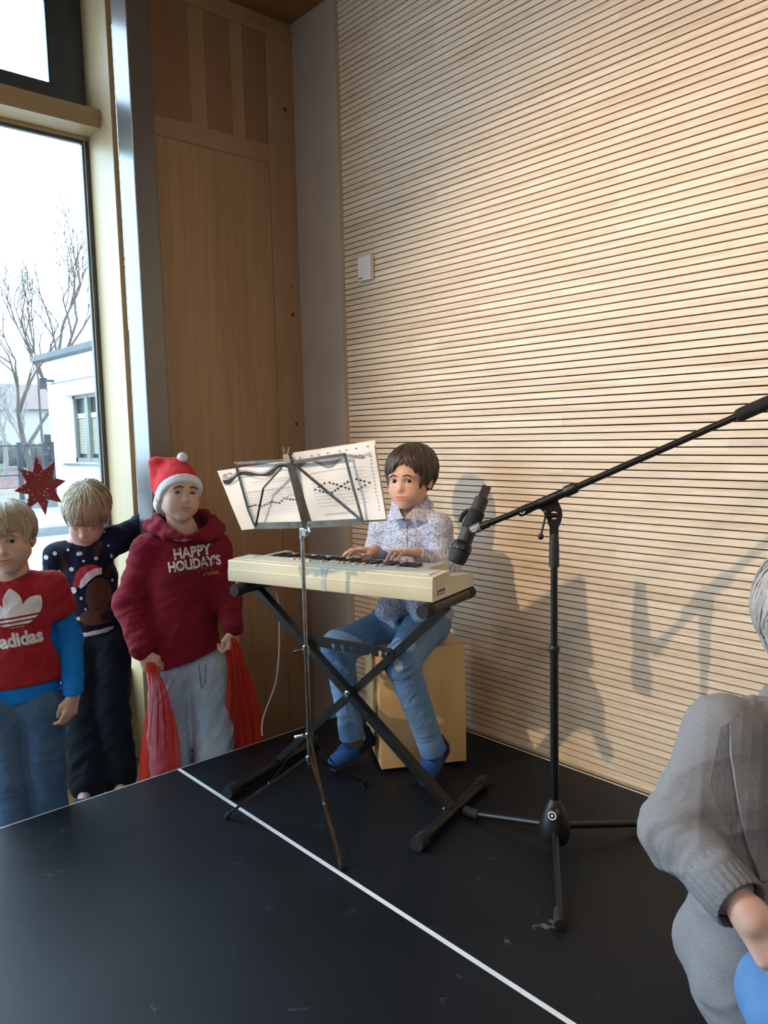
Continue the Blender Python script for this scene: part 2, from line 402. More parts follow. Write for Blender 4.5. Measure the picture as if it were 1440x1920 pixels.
# ------------------------------------------------------------------ stage
def platform(name, x0, x1, y0, y1, label):
    t = thing(name, label, 'stage', ((x0 + x1) / 2, (y0 + y1) / 2, FZ), 0, 'stage platforms')
    lx = (x1 - x0) / 2; ly = (y1 - y0) / 2; h = -FZ
    MB().box((-lx + 0.007, -ly + 0.007, h - 0.05), (lx - 0.007, ly - 0.007, h)).build('deck', 'stage', t)
    MB().box((-lx, -ly, h - 0.05), (-lx + 0.0065, ly, h + 0.0004)).build('edge_trim', 'alu', t)
    MB().box((lx - 0.0065, -ly, h - 0.05), (lx, ly, h + 0.0004)).build('edge_trim', 'alu', t)
    MB().box((-lx + 0.0066, -ly, h - 0.05), (lx - 0.0066, -ly + 0.0065, h + 0.0004)).build('edge_trim', 'white_line', t)
    MB().box((-lx + 0.0066, ly - 0.0065, h - 0.05), (lx - 0.0066, ly, h + 0.0004)).build('edge_trim', 'white_line', t)
    for sx in (-1, 1):
        for sy in (-1, 1):
            MB().box((sx * (lx - 0.06) - 0.025, sy * (ly - 0.06) - 0.025, 0.0035), (sx * (lx - 0.06) + 0.025, sy * (ly - 0.06) + 0.025, h - 0.05)).build('leg', 'alu_dark', t)
    return t
platform('stage_platform', 0.611, 3.9, -1.0905, -0.012, 'black stage platform carrying keyboard, box drum and microphone stand')
platform('stage_platform', 0.611, 3.9, -3.2, -1.0915, 'empty black stage platform on the other side of the white joint')

# ------------------------------------------------------------------ room sensor box on the slats
t = thing('room_sensor', 'small white square sensor box on the slatted wall', 'sensor', (0.565, 0.0, 2.045))
MB().box((-0.045, -0.026, -0.056), (0.045, -0.001, 0.056), 0.004).build('housing', 'white_plastic', t)
MB().box((-0.038, -0.0265, -0.046), (-0.010, -0.0255, -0.041)).build('mark', 'alu_dark', t)
# ------------------------------------------------------------------ materials of the things on the stage
MAT['kb_body'] = M('aged_cream_plastic', (0.60, 0.545, 0.395), (0.545, 0.49, 0.345), 0.5, scale=6, bump=0.05, bscale=500)
MAT['kb_panel'] = M('pale_grey_panel', (0.60, 0.60, 0.54), (0.54, 0.53, 0.46), 0.5, scale=9)
MAT['key_white'] = M('white_key', (0.82, 0.80, 0.76), (0.77, 0.75, 0.70), 0.25)
MAT['key_black'] = M('black_key', (0.012, 0.012, 0.014), (0.022, 0.022, 0.026), 0.3)
MAT['tape'] = M('grey_tape', (0.40, 0.41, 0.40), (0.33, 0.34, 0.34), 0.45)
MAT['paper'] = M('printed_paper', (0.80, 0.81, 0.83), (0.74, 0.75, 0.78), 0.7, scale=8)
MAT['ink'] = M('black_ink', (0.015, 0.015, 0.018), (0.03, 0.03, 0.035), 0.7)
MAT['ink_grey'] = M('grey_ink', (0.30, 0.30, 0.33), (0.45, 0.45, 0.48), 0.7, scale=120)
MAT['ink_pale'] = M('pale_print', (0.50, 0.52, 0.56), (0.62, 0.63, 0.66), 0.7, scale=60)
MAT['cajon'] = wood('birch_ply', (0.68, 0.45, 0.20), (0.57, 0.36, 0.145), 'Z', ring=7, fine=60, rough=0.38, seed=6)
MAT['cajon_top'] = wood('birch_ply_top', (0.60, 0.38, 0.16), (0.50, 0.30, 0.115), 'X', ring=7, fine=60, rough=0.38, seed=8)
MAT['cajon_edge'] = M('ply_edge', (0.66, 0.46, 0.22), (0.55, 0.36, 0.16), 0.5, scale=50)
MAT['cable'] = M('grey_cable', (0.42, 0.43, 0.44), (0.38, 0.39, 0.40), 0.5)
MAT['grip'] = M('dark_grip', (0.009, 0.010, 0.012), (0.014, 0.0145, 0.017), 0.55, scale=80)
MAT['grey_cap'] = M('grey_adapter', (0.16, 0.17, 0.19), (0.13, 0.14, 0.16), 0.4)
MAT['white_mark'] = M('white_print', (0.75, 0.76, 0.78), (0.68, 0.69, 0.70), 0.5)

# ------------------------------------------------------------------ keyboard
KR = math.radians(16.2); KO = Vector((1.189, -0.688, 0.75))
kb = thing('keyboard', 'old cream plastic electronic keyboard on the black folding stand', 'keyboard', KO, KR)
prof = [(-0.146, 0.0), (-0.148, 0.004), (-0.148, 0.041), (-0.1455, 0.0425), (-0.1445, 0.0745), (-0.141, 0.0785), (-0.060, 0.0812), (-0.026, 0.0825),
        (-0.022, 0.062), (0.110, 0.050), (0.150, 0.0435), (0.1515, 0.040), (0.1515, 0.003), (0.149, 0.0)]
MB().prism(prof, lambda y, z: (0.432, y, z), lambda y, z: (-0.432, y, z)).build('body', 'kb_body', kb, 30)
cheek = [(-0.0215, 0.061), (-0.0215, 0.0815), (0.118, 0.0815), (0.135, 0.0765), (0.140, 0.047), (0.110, 0.0495)]
MB().prism(cheek, lambda y, z: (0.345, y, z), lambda y, z: (0.3215, y, z)).build('cheek_block', 'kb_body', kb)
MB().prism(cheek, lambda y, z: (-0.3465, y, z), lambda y, z: (-0.370, y, z)).build('cheek_block', 'kb_body', kb)
MB().box((-0.425, -0.118, 0.0797), (0.405, -0.0275, 0.0830)).build('control_panel', 'kb_panel', kb)
MB().box((-0.431, -0.1492, 0.0412), (0.431, -0.1452, 0.0424)).build('seam', 'kb_panel', kb)
WN = 29; W0 = -0.345; KW = 0.665 / WN
wkey = MB().box((0.0004, -0.0205, 0.052), (KW - 0.0004, 0.128, 0.0725), 0.001).mesh('white_key', 30); wkey.materials.append(MAT['key_white'])
bprof = [(-0.0205, 0.0726), (-0.0205, 0.086), (0.058, 0.0848), (0.066, 0.081), (0.071, 0.0726)]
bkey = MB().prism(bprof, lambda y, z: (0.0052, y, z), lambda y, z: (-0.0052, y, z)).mesh('black_key'); bkey.materials.append(MAT['key_black'])
for i in range(WN):
    o = link(bpy.data.objects.new('white_key', wkey)); o.parent = kb; o.location = (W0 + i * KW, 0, 0)
    if i % 7 in (0, 1, 3, 4, 5) and i < WN - 1:
        o = link(bpy.data.objects.new('black_key', bkey)); o.parent = kb; o.location = (W0 + (i + 1) * KW, 0, 0)
slide = MB().box((-0.005, -0.009, 0.0831), (0.005, 0.009, 0.090), 0.001).mesh('slider', 30); slide.materials.append(MAT['kb_body'])
for sx in (-0.19, -0.172, -0.154, -0.136, -0.118, -0.06, -0.02, -0.004, 0.012, 0.028, 0.044, 0.08, 0.11, 0.165, 0.185, 0.245):
    o = link(bpy.data.objects.new('slider', slide)); o.parent = kb; o.location = (sx, -0.052 - 0.006 * math.sin(sx * 90), 0)
MB().box((-0.405, -0.075, 0.0831), (-0.365, -0.045, 0.0845)).build('power_switch', 'kb_body', kb)
MB().box((-0.31, -0.080, 0.0831), (-0.25, -0.074, 0.0835)).box((-0.34, -0.045, 0.0831), (-0.29, -0.041, 0.0835)).build('printed_lettering', 'ink_pale', kb)
MB().add([(0.0, -0.1490, 0.0), (0.016, -0.1490, 0.0), (0.018, -0.1490, 0.042), (0.0, -0.1490, 0.042), (0.018, -0.1462, 0.042), (0.0, -0.1462, 0.042), (0.026, -0.1455, 0.0757), (-0.004, -0.1455, 0.0757), (0.03, -0.1415, 0.0800), (-0.008, -0.1415, 0.0800)],
         [(0, 1, 2, 3), (3, 2, 4, 5), (5, 4, 6, 7), (7, 6, 8, 9)]).build('tape_strip', 'tape', kb)
jp = MB().box((0.4318, -0.116, 0.006), (0.4328, -0.039, 0.036)).build('jack_panel', 'kb_panel', kb)
MB().box((0.4328, -0.114, 0.0150), (0.4334, -0.062, 0.032)).build('switch_slot', 'plastic_black', jp)
for i in range(4):
    MB().box((0.4332, -0.109 + i * 0.0125, 0.0175), (0.4342, -0.1035 + i * 0.0125, 0.026)).build('dip_switch', 'key_white', jp)

# ------------------------------------------------------------------ folding keyboard stand
ks = thing('keyboard_stand', 'black folding X-shaped keyboard stand under the cream keyboard', 'stand', (KO.x, KO.y, 0.0), KR)
AZ = 0.727; AR = 0.0225; FR = 0.020
def ribcap(mb, x, y0, y1, z, r, n=28):
    pr = []
    vs = []
    for yy in (y0, y1):
        for k in range(n):
            a = 2 * math.pi * k / n; q = r * (1.0 if k % 2 == 0 else 0.93)
            vs.append((x + q * math.cos(a), yy, z + q * math.sin(a)))
    fs = [(k, (k + 1) % n, n + (k + 1) % n, n + k) for k in range(n)] + [tuple(range(n - 1, -1, -1)), tuple(range(n, 2 * n))]
    mb.add(vs, fs); return mb
for x in (0.418, -0.366):
    arm = MB().tube([(x, -0.145, AZ), (x, 0.14, AZ)], AR - 0.002, 18).build('support_arm', 'black_metal', ks, 40)
    ribcap(MB(), x, -0.190, -0.140, AZ, AR).build('end_cap', 'rubber', arm)
    ribcap(MB(), x, 0.120, 0.158, AZ, AR).build('end_cap', 'rubber', arm)
for x, y0 in ((0.441, -0.295), (-0.318, -0.32)):
    ft = MB().tube([(x, y0 + 0.03, 0.0235), (x, 0.18, 0.0235)], FR - 0.002, 18).build('foot', 'black_metal', ks, 40)
    ribcap(MB(), x, y0, y0 + 0.05, 0.0235, 0.0232).build('end_cap', 'rubber', ft)
    ribcap(MB(), x, 0.165, 0.207, 0.0235, 0.0232).build('end_cap', 'rubber', ft)
def leg(y, x0, z0, x1, z1, name):
    return MB().bar((x0, y, z0), (x1, y, z1), 0.026, 0.034, (0, 1, 0)).build(name, 'black_metal', ks)
leg(-0.060, 0.441, 0.038, -0.366, AZ - 0.018, 'cross_leg')
leg(-0.024, -0.318, 0.038, 0.418, AZ - 0.018, 'cross_leg')
MB().lathe([(0.013, 0), (0.013, 0.004), (0.008, 0.005), (0.008, 0.011), (0.0, 0.0112)], (0.047, -0.079, 0.371), (0, -1, 0), 12).build('pivot_bolt', 'chrome', ks, 30)
pl = [(-0.155, 0.518), (-0.152, 0.555), (0.212, 0.547), (0.222, 0.535), (0.218, 0.510)]
xs = [0.165, 0.125, 0.085, 0.045, 0.005, -0.035]
for xc in xs:
    pl.append((xc + 0.012, 0.511))
    pl += [(xc + 0.004, 0.514), (xc + 0.006, 0.520)] + [(xc + 0.009 * math.cos(a), 0.526 + 0.009 * math.sin(a)) for a in (0.0, 0.8, 1.6, 2.4, 3.1)] + [(xc - 0.007, 0.512)]
MB().prism(pl, lambda x, z: (x, -0.044, z), lambda x, z: (x, -0.040, z)).build('locking_plate', 'black_metal', ks)
MB().lathe([(0.006, 0), (0.006, 0.008), (0, 0.0082)], (0.196, -0.044, 0.529), (0, -1, 0), 10).build('locking_pin', 'chrome', ks)
MB().sphere((0.425, -0.080, 0.040), 0.006, 10, 6).build('foot_bolt', 'chrome', ks)

# mains cable hanging from the keyboard
cb = [at(443, 1092, 2.98), at(455, 1100, 2.99), at(480, 1103, 3.0), at(505, 1103, 3.02), at(517, 1110, 3.06), at(523, 1135, 3.1), at(524, 1180, 3.14), at(523, 1230, 3.17), at(517, 1280, 3.19), at(503, 1320, 3.20), at(494, 1345, 3.20), at(491, 1365, 3.19), at(492, 1380, 3.18)]
P = [Vector(p) for p in cb]
def smooth_path(P, n=6):
    out = []
    for i in range(len(P) - 1):
        a, b, c, d = P[max(i - 1, 0)], P[i], P[i + 1], P[min(i + 2, len(P) - 1)]
        for j in range(n):
            t = j / n
            out.append(0.5 * ((2 * b) + (c - a) * t + (2 * a - 5 * b + 4 * c - d) * t * t + (3 * b - a - 3 * c + d) * t ** 3))
    out.append(P[-1]); return out
tag(MB().tube(smooth_path(P), 0.0033, 8).build('power_cable', 'cable', None, 60), 'thin grey mains cable hanging down behind the keyboard stand', 'cable')

# ------------------------------------------------------------------ box drum
cj = thing('box_drum', 'plywood box drum serving as a seat for the boy', 'drum', (1.1525, -0.3285, 0.0), math.radians(58.8))
MB().box((-0.168, -0.1625, 0.016), (0.168, 0.1675, 0.476), 0.004).build('body', 'cajon', cj, 40)
MB().box((-0.1675, -0.1676, 0.0165), (0.1675, -0.1627, 0.4755), 0.002).build('playing_face', 'cajon', cj, 40)
MB().box((-0.1660, -0.160, 0.4762), (0.1660, 0.165, 0.4785)).build('seat_top', 'cajon_top', cj)
for sx in (-0.13, 0.13):
    for sy in (-0.13, 0.13):
        MB().lathe([(0.018, 0), (0.022, 0.016)], (sx, sy, 0.0005), (0, 0, 1), 14).build('rubber_foot', 'rubber', cj)
pr = MB()
for a, b, c, d in ((-0.125, 0.075, -0.108, 0.125), (-0.100, 0.072, -0.092, 0.125), (-0.092, 0.105, -0.078, 0.125), (-0.125, 0.14, -0.115, 0.185), (-0.110, 0.135, -0.102, 0.19), (-0.125, 0.195, -0.10, 0.203), (-0.07, 0.075, -0.062, 0.135), (-0.055, 0.08, -0.048, 0.14)):
    pr.box((-0.1686, a, b), (-0.1680, c, d))
pr.build('printed_mark', 'ink', cj)
st = MB()
for k in range(14):      # dark heartwood streak in the veneer of the side
    z0 = 0.05 + k * 0.029; w = 0.006 + 0.004 * math.sin(k * 1.3); y = -0.03 + 0.012 * math.sin(k * 0.6)
    z1 = z0 + 0.029; w1 = 0.006 + 0.004 * math.sin((k + 1) * 1.3); y1 = -0.03 + 0.012 * math.sin((k + 1) * 0.6)
    st.add([(-0.1682, y - w, z0), (-0.1682, y + w, z0), (-0.1682, y1 + w1, z1), (-0.1682, y1 - w1, z1)], [(3, 2, 1, 0)])
st.build('heartwood_streak', M('heartwood', (0.30, 0.14, 0.05), (0.42, 0.23, 0.08), 0.45, scale=30), cj)

# ------------------------------------------------------------------ microphone stand and microphone
mx, my = 1.984, -0.54
ms = thing('microphone_stand', 'black boom microphone stand in front of the slatted wall', 'stand', (mx, my, 0.0))
MB().lathe([(0.014, 0.030), (0.038, 0.032), (0.046, 0.055), (0.046, 0.085), (0.036, 0.120), (0.020, 0.155), (0.014, 0.165)], (0, 0, 0), n=28).build('base_hub', 'plastic_black', ms, 50)
kn = MB().lathe([(0.016, 0), (0.017, 0.004), (0.017, 0.028), (0.014, 0.030)], (0.02, -0.03, 0.140), (0.35, -0.80, 0.1), 18).build('clamp_knob', 'plastic_black', ms, 40)
q = Vector((0.02, -0.03, 0.140)) + Vector((0.35, -0.80, 0.1)).normalized() * 0.0305
def ring(mb, c, axis, r0, r1, n=20):
    ax = Vector(axis).normalized(); a = Vector((0, 0, 1)); u = ax.cross(a).normalized(); w = ax.cross(u); vs = []
    for r in (r0, r1):
        for k in range(n):
            an = 2 * math.pi * k / n; vs.append(Vector(c) + u * math.cos(an) * r + w * math.sin(an) * r)
    mb.add(vs, [(k, (k + 1) % n, n + (k + 1) % n, n + k) for k in range(n)]); return mb
def emblem(c, axis, r, parent):
    mb = ring(MB(), c, axis, r, r * 0.72); ring(mb, c, axis, r * 0.30, 0.0005, 10)
    return mb.build('emblem', 'white_mark', parent)
emblem(q, (0.35, -0.80, 0.1), 0.013, kn)
for tx, ty in ((1.648, -0.572), (2.121, -0.196), (2.221, -0.847)):
    d = Vector((tx - mx, ty - my, 0)); L = d.length; u = d.normalized()
    lg = MB().tube([u * 0.03 + Vector((0, 0, 0.075)), u * (L - 0.04) + Vector((0, 0, 0.0185))], 0.0105, 16).build('leg', 'black_metal', ms, 40)
    MB().tube([u * (L - 0.055) + Vector((0, 0, 0.0205)), u * (L - 0.05) + Vector((0, 0, 0.0195)), u * L + Vector((0, 0, 0.0172)), u * (L + 0.003) + Vector((0, 0, 0.017))], [0.0150, 0.0160, 0.0168, 0.0150], 18).build('rubber_foot', 'rubber', lg, 40)
MB().tube([(0, 0, 0.15), (0, 0, 0.63)], 0.0125, 18).build('lower_tube', 'black_metal', ms, 40)
MB().lathe([(0.0135, 0.622), (0.0155, 0.625), (0.0155, 0.638), (0.0125, 0.642)]).build('tube_collar', 'plastic_black', ms, 40)
MB().tube([(0, 0, 0.63), (0, 0, 0.99)], 0.0105, 16).build('upper_tube', 'black_metal', ms, 40)
MB().lathe([(0.0115, 0.878), (0.0150, 0.880), (0.0150, 0.930), (0.0132, 0.975), (0.0118, 0.980)], n=16).build('grip_sleeve', 'grip', ms, 30)
LO = Vector((mx, my, 0))
bj = Vector(at(1041, 931, 2.235)) - LO             # boom joint
bl = Vector(at(900, 988, 2.300)) - LO; br = Vector(at(1442, 754, 2.02)) - LO
dl = (bl - bj).normalized(); dr = (br - bj).normalized()
MB().tube([bl, bl + (bj - bl) * 0.78], 0.0090, 14).build('boom_front', 'black_metal', ms, 40)
MB().tube([bj - dr * 0.085, bj + dr * 0.035], 0.0135, 16).build('boom_sleeve', 'black_metal', ms, 40)
MB().tube([bj + dr * 0.028, bj + dr * 0.034, bj + dr * 0.064, bj + dr * 0.068], [0.0130, 0.0165, 0.0165, 0.013], 18).build('boom_nut', 'plastic_black', ms, 40)
bn = MB().tube([bj - dr * 0.118, bj - dr * 0.112, bj - dr * 0.080, bj - dr * 0.076], [0.0118, 0.0150, 0.0150, 0.0125], 18).build('boom_clamp', 'plastic_black', ms, 40)
tocam = Vector(CAM) - (LO + bj); tocam.normalize()
emblem(bj - dr * 0.105 + tocam * 0.0165, tocam, 0.0085, bn)
MB().tube([bj + dr * 0.05, br], 0.0098, 14).build('boom_rear', 'black_metal', ms, 40)
MB().tube([br - dr * 0.012 - dr * 0.075, br - dr * 0.083, br - dr * 0.070, br, br + dr * 0.02], [0.011, 0.0165, 0.0185, 0.0185, 0.017], 18).build('counterweight_grip', 'rubber', ms, 40)
# swivel head: flat plate with a hole and clamp lever
sw = MB(); side = tocam.cross(Vector((0, 0, 1))).normalized() * -1
outer = [(-0.052, 0.075), (0.006, 0.098), (0.022, 0.060), (0.024, 0.045), (0.020, 0.024), (0.013, 0.008), (0.013, -0.012), (-0.013, -0.012), (-0.013, 0.008), (-0.019, 0.026), (-0.022, 0.045)]
zc = 0.990
hole = [(0.012 * math.cos(a), 0.043 + 0.012 * math.sin(a)) for a in [2 * math.pi * i / 14 for i in range(14)]]
def swp(p, dpt): return side * p[0] + Vector((0, 0, zc + p[1])) + Vector((tocam.x, tocam.y, 0)).normalized() * dpt
no = len(outer); nh = len(hole); vs = []
for dpt in (0.011, -0.011):
    vs += [swp(p, dpt) for p in outer] + [swp(p, dpt) for p in hole]
bm_ = bmesh.new(); VV = [bm_.verts.new(v) for v in vs]; S = no + nh
for base in (0, S):
    e = [bm_.edges.new((VV[base + i], VV[base + (i + 1) % no])) for i in range(no)] + [bm_.edges.new((VV[base + no + i], VV[base + no + (i + 1) % nh])) for i in range(nh)]
    bmesh.ops.triangle_fill(bm_, use_beauty=True, use_dissolve=False, edges=e)
for i in range(no): bm_.faces.new((VV[i], VV[(i + 1) % no], VV[S + (i + 1) % no], VV[S + i]))
for i in range(nh): bm_.faces.new((VV[no + i], VV[S + no + i], VV[S + no + (i + 1) % nh], VV[no + (i + 1) % nh]))
bmesh.ops.recalc_face_normals(bm_, faces=bm_.faces)
me_ = bpy.data.meshes.new('swivel_head'); bm_.to_mesh(me_); bm_.free(); obj('swivel_head', me_, 'plastic_black', ms)
hc = swp((0, 0.043), 0.0)
lv = MB().tube([swp((0.010, 0.043), 0.004), swp((-0.026, 0.043), 0.014)], [0.007, 0.009], 12)
lv.sphere(swp((-0.022, 0.054), 0.016), 0.0085, 12, 8)
lv.tube([swp((-0.022, 0.05), 0.016), swp((-0.037, -0.012), 0.018)], 0.0032, 8).sphere(swp((-0.038, -0.018), 0.018), 0.0092, 14, 9)
lv.build('clamp_lever', 'plastic_black', ms, 50)
MB().tube([bl - dl * 0.002, bl + dl * 0.030], [0.0145, 0.0125], 16).build('clip_adapter', 'grey_cap', ms, 40)
MB().tube([bl - dl * -0.0, bl - dl * 0.028], 0.0118, 16).build('boom_end_nut', 'plastic_black', ms, 40)
emblem(bl + dl * 0.018 + tocam * 0.0150, tocam, 0.0075, ms)

mt = Vector(at(908, 925, 2.36)); mb_ = Vector(at(857, 1049, 2.33)); md = (mt - mb_); ML = md.length; md.normalize()
mic = thing('microphone', 'black handheld wireless microphone clipped to the boom, head down', 'microphone', mb_)
MB().lathe([(0.012, -0.012), (0.024, -0.010), (0.0285, 0.004), (0.0295, 0.022), (0.0300, 0.026)], (0, 0, 0), md, 26).build('grille_head', M('mic_grille', (0.012, 0.013, 0.016), (0.02, 0.02, 0.024), 0.55, 0.4, scale=300, bump=0.6, bscale=900), mic, 40)
MB().lathe([(0.0285, 0.026), (0.0310, 0.029), (0.0305, 0.045), (0.0240, 0.058)], (0, 0, 0), md, 26).build('collar_ring', 'black_metal', mic, 30)
MB().lathe([(0.0235, 0.056), (0.0225, 0.075), (0.0215, 0.200), (0.0200, 0.204)], (0, 0, 0), md, 26).build('handle', 'grip', mic, 40)
sd = md.cross(tocam).normalized(); up2 = sd.cross(md)
bx = MB(); vs = []
for h in (0.198, 0.243):
    for x, y in ((-0.013, -0.012), (0.013, -0.012), (0.013, 0.012), (-0.013, 0.012)):
        vs.append(md * h + sd * x + up2 * y)
bx.add(vs, [(3, 2, 1, 0), (4, 5, 6, 7), (0, 1, 5, 4), (1, 2, 6, 5), (2, 3, 7, 6), (3, 0, 4, 7)]).build('transmitter_end', 'plastic_black', mic)
MB().lathe([(0.0255, 0.100), (0.0262, 0.102), (0.0262, 0.158), (0.0255, 0.160)], (0, 0, 0), md, 24).build('clip', 'rubber', mic, 40)
MB().tube([md * 0.155 + sd * -0.026, md * 0.135 + sd * -0.036, md * 0.112 + sd * -0.036], [0.006, 0.007, 0.006], 10).build('clip_tab', 'rubber', mic, 40)
MB().tube([md * 0.118 + sd * 0.018, bl + LO - mb_ + dl * 0.012], [0.012, 0.0105], 12).build('clip_joint', 'rubber', mic, 40)
lm = MB()
for i in range(5):
    a = md * (0.0735 + i * -0.0) + sd * (-0.008 + i * 0.004)
    c0 = a + up2 * -0.0240
    lm.add([c0, c0 + sd * 0.0028, c0 + sd * 0.0028 + md * 0.005, c0 + md * 0.005], [(0, 1, 2, 3)])
lm.build('printed_name', 'white_mark', mic)

# ------------------------------------------------------------------ music stand
sx0, sy0 = 1.318, -0.967
mu = thing('music_stand', 'chromed folding music stand holding sheets in front of the keyboard', 'stand', (sx0, sy0, 0.0))
OM = Vector((sx0, sy0, 0))
MB().tube([(0, 0, 0.20), (0, 0, 0.595)], 0.0082, 16).build('lower_tube', 'chrome', mu, 40)
MB().tube([(0, 0, 0.58), (0, 0, 0.965)], 0.0066, 14).build('upper_tube', 'chrome', mu, 40)
MB().lathe([(0.0085, 0.572), (0.0115, 0.575), (0.0115, 0.600), (0.0080, 0.604)]).build('tube_clamp', 'chrome', mu, 30)
MB().tube([(0, 0, 0.588), Vector((-0.018, -0.012, 0.586)), Vector((-0.034, -0.026, 0.580))], [0.004, 0.004, 0.0055], 8).build('clamp_screw', 'chrome', mu, 40)
MB().lathe([(0.009, 0.290), (0.014, 0.293), (0.014, 0.306), (0.009, 0.310)]).build('upper_collar', 'chrome', mu, 30)
MB().lathe([(0.009, 0.212), (0.014, 0.215), (0.014, 0.228), (0.009, 0.232)]).build('lower_collar', 'chrome', mu, 30)
MB().tube([(-0.012, -0.014, 0.300), (-0.024, -0.026, 0.296), (-0.034, -0.030, 0.290)], [0.004, 0.0045, 0.008], 8).build('collar_screw', 'chrome', mu, 40)
for tx, ty in ((1.096, -1.160), (1.608, -1.073), (1.246, -0.673)):
    d = Vector((tx - sx0, ty - sy0, 0)); L = d.length; u = d.normalized()
    a = u * 0.012 + Vector((0, 0, 0.222)); b = u * L + Vector((0, 0, 0.012))
    lg = MB().bar(a, b, 0.010, 0.0075).build('leg', 'chrome', mu)
    mid = a.lerp(b, 0.46)
    MB().bar(u * 0.012 + Vector((0, 0, 0.298)), mid + Vector((0, 0, 0.004)), 0.007, 0.003).build('brace', 'chrome', mu)
    MB().sphere(mid + Vector((0, 0, 0.006)), 0.005, 8, 6).build('rivet', 'chrome', lg)
    MB().tube([b - (b - a).normalized() * 0.02, b + Vector((0, 0, -0.002)), b + Vector((0, 0, -0.0115))], [0.0075, 0.0085, 0.008], 10).build('rubber_tip', 'rubber', lg, 40)
D0 = 2.445
def mp(px, py, dd): return Vector(at(px, py, D0 + dd)) - OM
NB = -(Vector(RC[:, 2]))                           # away from the camera
def flat(name, pts, w, parent=None, t=0.0022):
    mb = MB()
    for a, b in zip(pts[:-1], pts[1:]): mb.bar(a, b, w, t, NB)
    return mb.build(name, 'chrome', parent or mu)
cB = mp(576, 990, 0.0); cT = mp(538, 852, -0.03)
MB().add([mp(568, 990, 0), mp(584, 990, 0), mp(551, 860, -0.03), mp(535, 862, -0.03), mp(568, 990, .004), mp(584, 990, .004), mp(551, 860, -0.026), mp(535, 862, -0.026)],
         [(0, 1, 2, 3), (7, 6, 5, 4), (0, 4, 5, 1), (1, 5, 6, 2), (2, 6, 7, 3), (3, 7, 4, 0)]).build('centre_bar', 'chrome', mu)
flat('ledge', [mp(477, 986, 0.06), mp(574, 984, 0.0), mp(682, 978, -0.07)], 0.021)
flat('top_arm', [mp(440, 869, 0.05), mp(542, 863, -0.026)], 0.009)
flat('top_arm', [mp(545, 867, -0.028), mp(645, 852, -0.09)], 0.010)
flat('side_bar', [mp(441, 868, 0.049), mp(465, 955, 0.055), mp(478, 987, 0.058)], 0.007)
flat('side_bar', [mp(646, 850, -0.091), mp(660, 905, -0.083), mp(681, 980, -0.072)], 0.0085)
flat('strut', [mp(529, 876, -0.028), mp(494, 915, 0.01), mp(480, 984, 0.052)], 0.0062)
flat('strut', [mp(549, 868, -0.031), mp(679, 977, -0.074)], 0.0085)
for p in (mp(441, 868, 0.046), mp(645, 851, -0.094), mp(478, 986, 0.054), mp(681, 979, -0.077), mp(571, 985, -0.005), mp(580, 985, -0.005)):
    MB().sphere(p, 0.0036, 8, 6).build('rivet', 'chrome', mu)
MB().tube([(0, 0, 0.955), (0, 0, 0.985), mp(578, 995, 0.004)], [0.0095, 0.0085, 0.006], 12).build('desk_hinge', 'chrome', mu, 40)
MB().box((0.004, -0.008, 0.962), (0.030, 0.004, 0.982), 0.002).build('hinge_bracket', 'chrome', mu)
MB().tube([mp(580, 990, -0.004), mp(582, 998, -0.01)], [0.006, 0.004], 8).build('wing_screw', 'chrome', mu)
cl = MB(); cl.bar(mp(540, 868, -0.036), mp(535, 852, -0.038), 0.018, 0.012, NB); cl.tube([mp(533, 852, -0.038), mp(530, 838, -0.036), mp(537, 846, -0.036), mp(543, 838, -0.036), mp(539, 852, -0.038)], 0.0012, 6)
cl.build('paper_clip', M('clear_plastic_clip', (0.45, 0.45, 0.36), (0.35, 0.36, 0.28), 0.2), mu)

# sheets: corner pixels with depths give the real plane of the desk; a bow gives each its sag
def sheet(name, label, corners, bow, nx=16, ny=16, push=0.006):
    c = [Vector(at(px, py, D0 + dd + push)) for px, py, dd in corners]      # TL TR BR BL
    base = (c[2] + c[3]) / 2
    def S(u, v, lift=0.0):
        p = c[0].lerp(c[1], u).lerp(c[3].lerp(c[2], u), v)
        w = bow[0] * math.sin(math.pi * u) + bow[1] * (u - 0.5) ** 2 * 4 * (1 - v) + bow[2] * math.sin(v * 7 + u * 4) * 0.3
        return p + NB * (w - lift) - base
    mb = MB(); vs = []; fs = []
    for j in range(ny + 1):
        for i in range(nx + 1): vs.append(S(i / nx, j / ny))
    for j in range(ny):
        for i in range(nx):
            a = j * (nx + 1) + i; fs.append((a, a + 1, a + nx + 2, a + nx + 1))
    mb.add(vs, fs)
    t = thing(name, label, 'sheet music', base)
    mb.build('paper', 'paper', t, 80)
    return t, S
def strokes(S, lists, w, name, mat, t):
    mb = MB()
    for pts in lists:
        for (u0, v0), (u1, v1) in zip(pts[:-1], pts[1:]):
            L = math.hypot(u1 - u0, v1 - v0) or 1e-6; nx_, ny_ = -(v1 - v0) / L * w / 2, (u1 - u0) / L * w / 2
            mb.add([S(u0 + nx_, v0 + ny_, 0.0012), S(u1 + nx_, v1 + ny_, 0.0012), S(u1 - nx_, v1 - ny_, 0.0012), S(u0 - nx_, v0 - ny_, 0.0012)], [(0, 1, 2, 3)])
    o = mb.build(name, mat, t); o['kind'] = 'stuff'; return o
def dots(S, pts, r, name, mat, t, asp=1.0, n=10):
    mb = MB()
    for u, v in pts:
        mb.add([S(u + r * math.cos(2 * math.pi * k / n), v + r * asp * math.sin(2 * math.pi * k / n), 0.0014) for k in range(n)], [tuple(range(n))])
    o = mb.build(name, mat, t); o['kind'] = 'stuff'; return o
